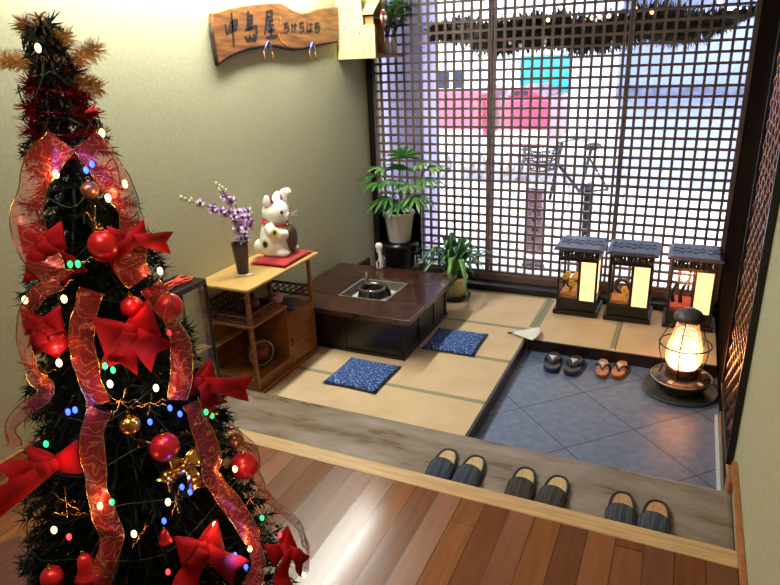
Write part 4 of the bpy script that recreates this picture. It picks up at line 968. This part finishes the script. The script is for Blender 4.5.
# ================================================================== CHRISTMAS TREE
G = at(173, 640, z=ZF); TX, TY = G.x, G.y
PROF = [(.30, .40), (.465, .365), (.72, .312), (.99, .252), (1.2, .20), (1.4, .150), (1.6, .098), (1.75, .078), (1.86, .05), (1.95, .012)]
def rz_(z):
    if z <= PROF[0][0]: return PROF[0][1]
    for (a_, ra), (b, rb) in zip(PROF, PROF[1:]):
        if z <= b: return ra + (rb - ra) * (z - a_) / (b - a_)
    return .01
def tp(px, py, off=.01):
    q = ray(px, py); best = None
    for i in range(900):
        s_ = .5 + i * .003; p = EYE + q * s_; e = sqrt((p.x - TX) ** 2 + (p.y - TY) ** 2) - rz_(p.z) - off
        if e <= 0: return p
        if best is None or e < best[0]: best = (e, p)
    return best[1]
def out_dir(p):
    n = V((p.x - TX, p.y - TY, 0)); n = n.normalized() if n.length > 1e-4 else V((0, -1, 0))
    return (n * .6 + (EYE - p).normalized() * .6).normalized()
rnd = random.Random(11)
t = thing('christmas_tree', 'tall dark green decorated Christmas tree on the wooden floor', 'christmas tree', (TX, TY, ZF + .0005))
OT = V((TX, TY, ZF + .0005))
obj('trunk', MB().tube([(0, 0, .02), (0, 0, .9), (.0, 0, 1.58)], [.03, .022, .006], 10), 'trunk', t)
m = MB()
for k in range(4):
    a_ = pi / 4 + k * pi / 2; m.tube([(0, 0, .05), (.2 * cos(a_), .2 * sin(a_), .012)], .012, 8)
m.lathe([(.035, .01), (.035, .14), (.0, .14)], n=16)
obj('stand', m, 'iron', t)
nd = MB(); sm_ = MB()
def branch(p0, p1, p2, dens):
    L_ = (p1 - p0).length + (p2 - p1).length; n_ = int(L_ * dens)
    for i in range(n_):
        u = .2 + .8 * i / n_; c = p0 * (1 - u) ** 2 + p1 * 2 * u * (1 - u) + p2 * u * u
        tdir = ((p1 - p0) * (1 - u) + (p2 - p1) * u).normalized()
        o = tdir.orthogonal().normalized(); g = rnd.random() * 2 * pi; sd = o * cos(g) + tdir.cross(o) * sin(g)
        dr_ = (sd + tdir * .55).normalized(); l_ = rnd.uniform(.022, .040); w_ = tdir.cross(dr_).normalized() * .0028
        nd.add([c - w_, c + w_, c + dr_ * l_], [(0, 1, 2)])
z = .34
while z < 1.885:
    R_ = rz_(z); nb = max(4, int(9 + R_ * 36)); ph = rnd.random() * 6
    for k in range(nb):
        a_ = ph + 2 * pi * (k + rnd.uniform(-.3, .3)) / nb; rr = R_ * rnd.uniform(.62, 1.03)
        dr_ = V((cos(a_), sin(a_), 0)); p0 = V((0, 0, z - ZF + .05 * R_ / .4)); p2 = dr_ * rr + V((0, 0, z - ZF + rnd.uniform(-.05, .03)))
        p1 = dr_ * rr * .55 + V((0, 0, z - ZF + .06 * R_ / .4))
        sm_.tube([p0, p1, p2], [.005, .004, .002], 4); branch(p0, p1, p2, 330)
        if R_ > .12:
            for s_ in (-1, 1):
                c = p1.lerp(p2, .35); e_ = c + (dr_ * .55 + V((-dr_.y, dr_.x, 0)) * s_ * .75).normalized() * rr * .32 + V((0, 0, -.015))
                branch(c, c.lerp(e_, .5) + V((0, 0, .006)), e_, 360)
    z += .034 + .014 * R_ / .4
obj('branches', sm_, 'trunk', t)
obj('needles', nd, 'needle', t)

# gold tinsel topper: spray of tinsel arms
def tinsel(pts, rad, n_, m):
    for i in range(n_):
        k = rnd.random() * (len(pts) - 1); j = min(int(k), len(pts) - 2); c = pts[j].lerp(pts[j + 1], k - j); tdir = (pts[j + 1] - pts[j]).normalized()
        o = tdir.orthogonal().normalized(); g = rnd.random() * 2 * pi; dr_ = (o * cos(g) + tdir.cross(o) * sin(g) + tdir * .35).normalized() * rad * rnd.uniform(.6, 1.1)
        w_ = tdir.cross(dr_).normalized() * .0016; m.add([c - w_ * .7, c + w_ * .7, c + dr_ + w_ * .3, c + dr_ - w_ * .3], [(0, 1, 2, 3)])
TC = at(50, 62, y=TY); tt = thing('tree_topper', 'spiky gold tinsel spray at the very top of Christmas tree', 'tree topper', TC)
for pts_ in ([(50, 62), (28, 64), (2, 60)], [(48, 55), (38, 36), (22, 24)], [(48, 50), (44, 32), (38, 16)], [(55, 64), (76, 60), (98, 48)], [(58, 74), (80, 80), (98, 88)], [(50, 52), (58, 42), (66, 36)]):
    pp = [at(*p, y=TY + (.02 if i else 0)) - TC for i, p in enumerate(pts_)]
    m = MB(); m.tube(pp, .002, 5); tinsel(pp, .027, 420, m); obj('tinsel_arm', m, 'goldtinsel', tt)
# red tinsel garland below the top
ctr = at(62, 116, y=TY - .05); m = MB(); pts = []
for i in range(46):
    a_ = i * .55; zz_ = .085 - .17 * i / 45; pts.append(V(((.042 + .03 * i / 45) * cos(a_), (.042 + .03 * i / 45) * sin(a_), zz_)))
m.tube(pts, .003, 5); tinsel(pts, .032, 2600, m)
tag(obj('tinsel_garland', m, 'redtinsel', loc=V((TX, TY, ctr.z - .0))), 'dark red tinsel garland wound round the tree just below top', 'garland')

# sheer ribbons
def ribbon(label, path, w, off=.035, seed=0):
    P_ = [tp(x_, y_, off + (o_[0] if o_ else 0)) for x_, y_, *o_ in path]
    Q = []
    n = len(P_)
    for i in range(n - 1):
        a0, a1, a2, a3 = P_[max(i - 1, 0)], P_[i], P_[i + 1], P_[min(i + 2, n - 1)]
        for k in range(7):
            u = k / 7; Q.append(.5 * (2 * a1 + (a2 - a0) * u + (2 * a0 - 5 * a1 + 4 * a2 - a3) * u * u + (3 * a1 - a0 - 3 * a2 + a3) * u ** 3))
    Q.append(P_[-1]); C0 = Q[0].copy(); rows = []; N_ = len(Q); rims = ([], [])
    for i, p in enumerate(Q):
        td = (Q[min(i + 1, N_ - 1)] - Q[max(i - 1, 0)]).normalized(); nrm = out_dir(p); sd = td.cross(nrm).normalized()
        tw = .45 * sin(i * .33 + seed); sd = (sd * cos(tw) + nrm * sin(tw)).normalized(); nr2 = sd.cross(td)
        row = []
        for j in range(7):
            v_ = -1 + j / 3; row.append(p - C0 + sd * (w * .5 * v_) + nr2 * (.010 * (1 - v_ * v_) + .004 * sin(i * .9 + j)))
        rows.append(row); rims[0].append(row[0]); rims[1].append(row[-1])
    o = obj('ribbon', MB().grid(rows), 'ribbon', loc=C0)
    tag(o, label, 'ribbon', 'sheer ribbons on the tree')
    obj('wired_edge', MB().tube(rims[0], .0013, 5).tube(rims[1], .0013, 5), 'gold', o)
ribbon('sheer red gold ribbon bulging left just below the red tinsel', [(62, 140), (42, 165), (28, 205), (32, 240), (52, 272), (62, 282)], .062, .045, 1)
ribbon('sheer red ribbon hanging right of the top bauble beside the left wall', [(84, 140), (104, 165), (122, 195), (134, 225), (130, 262), (140, 280)], .062, .035, 2)
ribbon('sheer scrolled ribbon hanging down the centre left below the red bows', [(92, 290), (84, 315), (82, 345), (88, 372), (98, 404)], .047, .03, 3)
ribbon('sheer scrolled ribbon hanging over the bauble in front of glass case', [(150, 285), (164, 305), (178, 335), (182, 368), (178, 400)], .046, .04, 4)
ribbon('narrow sheer ribbon looping out at the tree left edge', [(62, 282), (36, 296), (24, 330), (32, 372), (46, 392), (14, 420), (14, 446)], .03, .05, 5)
ribbon('long sheer scrolled ribbon down the middle left, above the red bell', [(100, 408), (92, 440), (96, 480), (104, 515), (112, 535), (106, 560), (98, 590)], .046, .035, 6)
ribbon('long sheer scrolled ribbon running down the right of gold bow', [(190, 402), (202, 430), (210, 455), (213, 480), (230, 502), (248, 530), (258, 558), (252, 590)], .045, .04, 7)
ribbon('thin sheer ribbon loop at the lower right edge over floor planks', [(228, 428), (252, 448), (258, 478), (272, 502), (296, 522), (306, 548), (304, 572)], .022, .03, 8)

# bows
def bow(label, px, py, s_, tails, mat='red_velvet', off=.03, roll=0):
    c = tp(px, py, off); nrm = out_dir(c); rt_ = V((0, 0, 1)).cross(nrm).normalized(); up = nrm.cross(rt_)
    if roll: rt_, up = rt_ * cos(roll) + up * sin(roll), up * cos(roll) - rt_ * sin(roll)
    b = thing('bow', label, 'bow', c, 0, 'bows on the tree')
    for q in (-1, 1):
        rows = []
        for i in range(13):
            a_ = 2 * pi * i / 12; cx_ = q * s_ * .52 * (1 - cos(a_)) / 1.0 * .55; cz = s_ * .16 * sin(a_)
            rows.append([rt_ * (cx_) + nrm * (cz + .006) + up * (v_ * s_ * (.16 + .26 * (1 - cos(a_)) / 2) + q * cx_ * .15) for v_ in (-1, -.4, .4, 1)])
        obj('loop', MB().grid(rows), mat, b, solid=.0015)
    for q, (ang, ln) in enumerate(tails):
        dr_ = rt_ * cos(radians(ang)) + up * sin(radians(ang)); sd = nrm.cross(dr_); rows = []
        for i in range(9):
            u = i / 8; ww = s_ * (.16 + .22 * u); p = dr_ * ln * u + nrm * (.012 + .02 * sin(u * 5 + q))
            rows.append([p - sd * ww + (dr_ * s_ * .0 if i < 8 else dr_ * s_ * .10), p + nrm * .004 - (dr_ * s_ * .12 if i == 8 else V((0, 0, 0))), p + sd * ww + (dr_ * s_ * .10 if i == 8 else V((0, 0, 0)))])
        obj('tail', MB().grid(rows), mat, b, solid=.0015)
    obj('knot', MB().ball((nrm * .016)[:], s_ * .17, 14, 10), mat, b)
bow('red velvet bow on the upper right, tail pointing at glass case', 128, 238, .065, [(-18, .09), (-140, .07)])
bow('red velvet bow on the upper left below the left sheer ribbon', 44, 240, .07, [(-110, .09), (-60, .09)])
bow('large red velvet bow in the middle of the tree above two warm lights', 128, 330, .10, [(-60, .09), (-120, .08)], roll=.1)
bow('red velvet bow sticking out right in front of the glass case foot', 196, 382, .08, [(-28, .14), (-70, .08)])
bow('red velvet bow at the lower left edge with a long tail', 56, 462, .085, [(208, .17), (190, .1)])
bow('dark red bow on the left between the upper bow and round bauble', 44, 322, .065, [(-100, .07), (-60, .07)])
bow('big red velvet bow low on the tree beneath blue lights', 200, 545, .085, [(-55, .12), (-125, .10)])
bow('red velvet bow at the lower right corner beside the thin ribbon loop', 280, 548, .075, [(-60, .10), (-110, .10)])
bow('gold bow with dangling tails on the right below a red bauble', 184, 462, .055, [(-80, .075), (-150, .06)], 'gold')

# baubles
def bauble(label, px, py, rpx, mat='red_ball'):
    c = tp(px, py, .02); dd = (c - EYE).dot(RM.col[2]); r_ = rpx * dd / FPX
    b = thing('bauble', label, 'bauble', c, 0, 'baubles on the tree')
    obj('ball', MB().ball((0, 0, 0), r_, 28, 18), mat, b)
    obj('cap', MB().lathe([(r_ * .2, r_ * .96), (r_ * .2, r_ * 1.12), (r_ * .17, r_ * 1.14), (0, r_ * 1.14)], n=14), 'gold', b)
    obj('hook', MB().tube([(.0, .004 * cos(a_), r_ * 1.2 + .006 * sin(a_)) for a_ in [2 * pi * k / 10 for k in range(10)]], .0008, 4, True), 'gold', b)
for a in ((104, 245, 15.5, 'red satin bauble highest on the tree between the upper bows'), (169, 307, 14, 'red satin bauble behind the ribbon in front of the glass case'), (54, 341, 14, 'dark red satin bauble at the left edge beneath the small bow'),
          (165, 447, 14.5, 'red satin bauble in the lower middle above the gold bow'), (245, 465, 14, 'red satin bauble at the right edge over the step board'), (52, 577, 11, 'red satin bauble at the bottom left beside the red bell'), (132, 307, 11, 'red bauble tucked above the large middle bow')):
    bauble(a[3], a[0], a[1], a[2])
bauble('gold bauble in the middle of the tree over the red bauble', 130, 425, 10.5, 'gold')
bauble('small bronze bauble at the right edge above the red one', 236, 440, 8, 'copper')
bauble('bronze rose coloured bauble near the top under the blue light', 90, 190, 9, 'copper')
# bells
def bell(label, px, py, rpx):
    c = tp(px, py, .03); dd = (c - EYE).dot(RM.col[2]); s_ = rpx * dd / FPX
    b = thing('bell', label, 'bell', c, 0, 'bells on the tree')
    obj('bell_body', MB().lathe([(s_ * 1.05, -s_), (s_ * .8, -s_ * .75), (s_ * .62, -s_ * .2), (s_ * .55, s_ * .5), (s_ * .4, s_ * .9), (s_ * .15, s_ * 1.05), (0, s_ * 1.07)], n=24), 'red_ball', b)
    obj('clapper', MB().ball((0, 0, -s_ * 1.0), s_ * .22, 10, 8), 'gold', b)
    obj('cap', MB().tube([(0, s_ * .15 * cos(a_), s_ * 1.25 + s_ * .18 * sin(a_)) for a_ in [2 * pi * k / 10 for k in range(10)]], s_ * .06, 5, True), 'gold', b)
bell('red bell hanging low on the left beside the long ribbon', 86, 566, 13)
bell('small red bell below the gold bow among blue lights', 165, 536, 7)
# pine cone and gold foil twists
m = MB()
for (px_, py_) in ((66, 502), (70, 514), (120, 402), (150, 404), (45, 372), (225, 484), (78, 262), (60, 288), (140, 440), (176, 500), (140, 535), (95, 222), (205, 420), (250, 500)):
    c = tp(px_, py_, .02)
    for k in range(3):
        dx = V((rnd.uniform(-1, 1), rnd.uniform(-1, 1), rnd.uniform(-.6, .6))).normalized() * .035
        m.tube([c - dx + V((0, 0, .004 * sin(q * 2))) + dx * 2 * q / 8 for q in range(9)], .0013, 5)
o = obj('foil_strands', m, 'gold'); tag(o, 'scattered gold foil strands tucked into the tree branches', 'tinsel'); o['kind'] = 'stuff'

# string lights
t = thing('string_lights', 'string of coloured fairy lights wound around the Christmas tree', 'fairy lights', (TX, TY, ZF))
OL = V((TX, TY, ZF))
lights = {'bulb_warm': [(102, 133), (56, 174), (108, 198), (125, 184), (160, 271), (64, 299), (25, 300), (59, 363), (110, 384), (156, 388), (100, 506), (54, 530), (134, 534), (168, 502), (215, 525), (235, 469), (250, 549), (38, 48), (304, 575)],
          'bulb_red': [(134, 308), (169, 333), (62, 462), (69, 537), (280, 535), (168, 572)],
          'bulb_blue': [(86, 170), (92, 164), (75, 410), (68, 412), (170, 408), (180, 414), (182, 487), (196, 482), (164, 521), (246, 567), (235, 555), (150, 422), (190, 492)],
          'bulb_green': [(70, 264), (78, 264), (113, 370), (105, 366), (46, 444), (212, 416), (206, 412), (112, 502), (262, 518), (55, 318)]}
bp = {}
for mt_, lst in lights.items():
    for (px_, py_) in lst:
        c = tp(px_, py_, .035) - OL; rb = .0058 if mt_ in ('bulb_warm',) else .0050
        n = out_dir(c + OL)
        bb = obj('bulb', MB().ball(c, rb, 10, 8, (1, 1, 1.5)), mt_, t)
        obj('socket', MB().tube([c - n * .006, c - n * .018], .004, 6), 'wire', bb)
m = MB(); pts = []
for i in range(420):
    u = i / 419; z_ = .45 + 1.42 * u; a_ = i * .19; rr = rz_(z_) * .88; pts.append((rr * cos(a_), rr * sin(a_), z_ - ZF + .02 * sin(i * .9)))
m.tube(pts, .0017, 5); obj('cable', m, 'wire', t)
def glow(px_, py_, col, e):
    l = bpy.data.lights.new('fairy_glow', 'POINT'); l.energy = e; l.color = col; l.shadow_soft_size = .01
    o = bpy.data.objects.new('fairy_glow', l); COL.objects.link(o); o.location = tp(px_, py_, .07)
for p in ((108, 198), (56, 174), (160, 271), (110, 384), (156, 388), (59, 363), (235, 469), (250, 549), (215, 525), (100, 506), (54, 530)): glow(*p, (1, .6, .28), .16)
for p in ((182, 487), (240, 560), (75, 410), (88, 168), (172, 410)): glow(*p, (.08, .15, 1), .22)
for p in ((62, 462), (134, 308), (280, 535)): glow(*p, (1, .1, .08), .06)

# low wooden stool in the near left corner
ZT = .46
c0, c1, c2 = at(21, 534, z=ZT), at(0, 522, z=ZT), at(37, 572, z=ZT)
e2 = (c2 - c0).normalized(); e1 = V((-e2.y, e2.x, 0)); e1 = e1 if e1.dot(c1 - c0) > 0 else -e1
ang = atan2(e1.y, e1.x); S_ = .34
ctr = c0 + e1 * S_ / 2 + e2 * S_ / 2
t = thing('stool', 'low red brown wooden stool left of the Christmas tree', 'stool', (ctr.x, ctr.y, ZF + .0005), ang)
h = ZT - ZF - .0005
obj('seat', bx(-S_ / 2, S_ / 2, -S_ / 2, S_ / 2, h - .03, h), 'stool', t, bev=.005)
for sx in (-1, 1):
    for sy in (-1, 1): obj('leg', bx(sx * .14 - .018, sx * .14 + .018, sy * .14 - .018, sy * .14 + .018, 0, h - .0305), 'stool', t, bev=.003)
m = MB()
for s_ in (-1, 1): m.box(-.122, .122, s_ * .14 - .01, s_ * .14 + .01, .06, .09); m.box(s_ * .14 - .01, s_ * .14 + .01, -.122, .122, .10, .13)
obj('stretcher', m, 'stool', t, bev=.002)

# ================================================================== OUTSIDE
struct('ground', bx(-22, 14, 4.9, 34, -.5, -.12), 'street')
struct('wall_outside', bx(-3.6, -2.02 - .10, 5.25, 5.6, -.12, 3.2), 'lilac')
struct('eaves', bx(-3.6, .9, 4.9, 6.0, 2.62, 2.75), 'ceiling')
t = thing('building', 'pale plastered building across the street behind the rose red van', 'building', (-4, 15, -.12))
obj('wall', bx(-16, 4.0, 0, 3, 0, 7.5), 'facade', t)
for i in range(5):
    w_ = obj('window', bx(-12 + i * 3, -10.4 + i * 3, -.06, -.001, 3.2, 4.8), 'facade_grey', t); obj('pane', bx(-11.9 + i * 3, -10.5 + i * 3, -.08, -.061, 3.3, 4.7), 'carglass', w_)
t = thing('building', 'blue grey shop front at the upper right beyond the lattice', 'building', (.6, 9.5, -.12))
obj('wall', bx(-1.6, 5, 0, 4, 1.25, 5.0), 'facade_grey', t); obj('lower_wall', bx(-1.6, 5, .4, 4, 0, 1.249), 'facade_low', t)
obj('fascia', bx(-1.6, 5, -.3, -.001, 2.5, 2.9), 'facade', t)
obj('dark_band', bx(-1.6, .2, -.03, -.001, 1.3, 1.42), 'bluegrey', t)
obj('tube_light', MB().tube([(-.4, -.36, 2.28), (1.8, -.36, 2.28)], .035, 10), 'tube_light', t)
t = thing('sign_board', 'teal sign standing across the street above the rose red van', 'sign', (-2.42, 11.6, -.12))
obj('panel', bx(-.42, .42, -.05, .05, 1.20, 1.86), 'teal', t); obj('post', MB().tube([(-.3, 0, 0), (-.3, 0, 1.27)], .04, 8), 'steel', t); obj('post', MB().tube([(.3, 0, 0), (.3, 0, 1.27)], .04, 8), 'steel', t)
def vehicle(name, label, x0_, x1_, y_, zlo, zbelt, ztop, cab):
    xm = (x0_ + x1_) / 2; hw = (x1_ - x0_) / 2; t_ = thing(name, label, 'van' if cab else 'car', (xm, y_, -.12))
    a_, b_ = zlo + .12, zbelt + .12; c_ = ztop + .12
    body_ = MB().prism([(-hw, a_), (hw, a_), (hw, b_ - .04), (hw - .08, b_), (-hw + .04, b_), (-hw, b_ - .1)], lambda p, q: V((p, -.75, q)), lambda p, q: V((p, .75, q)))
    obj('body', body_, 'carred', t_, bev=.03)
    obj('lower_body', bx(-hw + .01, hw - .01, -.765, -.745, a_ + .02, .80), 'facade', t_, bev=.008)
    rf = MB().prism([(-hw + .06, b_ + .001), (hw - .12, b_ + .001), (hw - .3, c_), (-hw + .16, c_)], lambda p, q: V((p, -.68, q)), lambda p, q: V((p, .68, q)))
    obj('cabin', rf, 'carred' if not cab else 'facade', t_, bev=.03)
    for k in range(2):
        w0 = -hw + .2 + k * (2 * hw - .5) / 2; w1 = w0 + (2 * hw - .62) / 2
        obj('window', bx(w0, w1, -.70, -.685, b_ + .04, c_ - .05), 'carglass', t_)
    for s_ in (-1, 1):
        wh = obj('wheel', MB().lathe([(0, 0), (.21, 0), (.22, .03), (.22, .16), (.21, .19), (0, .19)], n=28, mat=Matrix.Translation((s_ * hw * .62, -.62, .22)) @ Matrix.Rotation(radians(90), 4, 'X')), 'hubgrey', t_)
        obj('hub', MB().lathe([(0, 0), (.12, 0), (.11, .02), (0, .03)], n=20, mat=Matrix.Translation((s_ * hw * .62, -.81, .22)) @ Matrix.Rotation(radians(90), 4, 'X')), 'steel', wh)
    return t_
vehicle('van', 'rose red van with dark windows parked beyond the left lattice panel', -3.95, -2.98, 10.65, .55, 1.27, 1.60, True)
vehicle('car', 'low rose red car below the teal sign across the street', -2.72, -1.95, 10.65, .45, 1.14, 1.30, False)
# garland under the eaves with bulbs
gm = MB(); rnd = random.Random(3)
gp = [V((-2.05 + 2.45 * i / 30, 5.3, 1.98 + .03 * sin(i * .7) - .05 * sin(pi * i / 30))) for i in range(31)]
gm.tube(gp, .012, 6)
for i in range(5200):
    k = rnd.random() * 29.99; j = int(k); c = gp[j].lerp(gp[j + 1], k - j); fall = .5 + .5 * min(1, k / 6) if k < 6 else (1 if k < 23 else max(.25, 1 - (k - 23) / 8))
    dr_ = V((rnd.uniform(-.5, .5), rnd.uniform(-.6, .6), rnd.uniform(-1, .8))).normalized() * rnd.uniform(.05, .21) * fall; w_ = dr_.orthogonal().normalized() * .011
    gm.add([c, c + dr_ * .5 + w_, c + dr_, c + dr_ * .5 - w_], [(0, 1, 2, 3)])
t = thing('evergreen_garland', 'dark evergreen garland with warm bulbs hanging outside along the lattice top', 'garland', (0, 0, 0))
obj('foliage', gm, 'needle', t)
for (px_, py_) in ((592, 18), (600, 17), (609, 16), (548, 20), (652, 12), (450, 20), (545, 41), (720, 2), (635, 8), (510, 43), (520, 45), (613, 42)):
    obj('bulb', MB().ball(at(px_, py_, y=5.18), .014, 10, 8), 'bulb_warm' if py_ < 25 else 'paper', t)
# parked bicycle
t = thing('bicycle', 'dark bicycle standing outside behind the middle lattice panel', 'bicycle', (-1.15, 7.6, -.12), radians(52))
for x_ in (-.40, .50):
    wh = obj('wheel', MB().tube([(x_ + .30 * cos(a_), 0, .32 + .30 * sin(a_)) for a_ in [2 * pi * k / 36 for k in range(36)]], .014, 8, True), 'hubgrey', t)
    m = MB()
    for k in range(12): m.tube([(x_, 0, .32), (x_ + .29 * cos(k * pi / 6), 0, .32 + .29 * sin(k * pi / 6))], .003, 4)
    obj('spokes', m, 'steel', wh)
m = MB(); m.tube([(-.40, 0, .32), (-.30, 0, .78), (-.26, 0, .95)], .018, 8); m.tube([(-.31, 0, .72), (.06, 0, .34)], .02, 8); m.tube([(.06, 0, .34), (.18, 0, .82)], .018, 8); m.tube([(-.29, 0, .80), (.16, 0, .74)], .016, 8); m.tube([(.06, 0, .34), (.50, 0, .32)], .014, 8); m.tube([(.16, 0, .74), (.50, 0, .32)], .012, 8)
obj('frame', m, 'dark_cloth', t)
obj('handlebar', MB().tube([(-.10, -.26, .98), (-.24, -.18, 1.0), (-.27, 0, .96), (-.24, .18, 1.0), (-.10, .26, .98)], .014, 8), 'steel', t)
obj('saddle', MB().ball((.2, 0, .86), .1, 14, 8, (1.3, .7, .45)), 'black_matte', t)
m = MB()
for k in range(5):
    z_ = .68 + .055 * k; s_ = .11 + .012 * k
    m.tube([(-.55 - s_, -s_, z_), (-.55 + s_, -s_, z_), (-.55 + s_, s_, z_), (-.55 - s_, s_, z_)], .009, 5, True)
for k in range(8):
    a_ = k * pi / 4; m.tube([(-.55 + .11 * cos(a_) * 1.2, .11 * sin(a_) * 1.2, .68), (-.55 + .158 * cos(a_) * 1.2, .158 * sin(a_) * 1.2, .90)], .006, 5)
obj('basket', m, 'black_matte', t)

t = thing('banner', 'narrow mauve upright banner outside behind the middle lattice panel', 'banner', (-1.23, 5.75, -.12))
obj('cloth', MB().grid([[V((-.075 + .15 * j / 8 , .012 * sin(j * 1.2 + i * .3), .12 + .62 * i / 12)) for j in range(9)] for i in range(13)]), 'mauve', t, solid=.004)
obj('pole', MB().tube([(-.085, 0, .0), (-.085, 0, .86)], .010, 8), 'dark_cloth', t); obj('crossbar', MB().tube([(-.09, 0, .745), (.08, 0, .745)], .007, 6), 'dark_cloth', t)
m = MB()
for k in range(5): m.box(-.02, .02 + .015 * (k % 2), -.018, -.013, .62 - .09 * k, .66 - .09 * k)
obj('dark_print', m, 'paper_dark', t)
obj('foot', MB().lathe([(0, 0), (.11, 0), (.10, .03), (0, .035)], n=20), 'dark_cloth', t)
t = thing('post', 'short dark post outside behind the right end of middle panel', 'post', (-.80, 6.0, -.12))
obj('shaft', MB().tube([(0, 0, 0), (0, 0, .72)], .038, 12), 'dark_cloth', t); obj('cap', MB().lathe([(.05, .72), (.05, .75), (.0, .78)], n=16), 'bluegrey', t)
# ------------------------------------------------------------------ colour management
vs = SC.view_settings
SC.display_settings.display_device = 'sRGB'
vs.view_transform = 'Standard'; vs.look = 'None'; vs.exposure = 0.42; vs.gamma = 1.0; vs.use_curve_mapping = False
SC.cycles.use_denoising = True
SC.cycles.max_bounces = 8; SC.cycles.diffuse_bounces = 4; SC.cycles.glossy_bounces = 4; SC.cycles.transparent_max_bounces = 16
SC.cycles.sample_clamp_indirect = 6
SC.cycles.caustics_reflective = False; SC.cycles.caustics_refractive = False
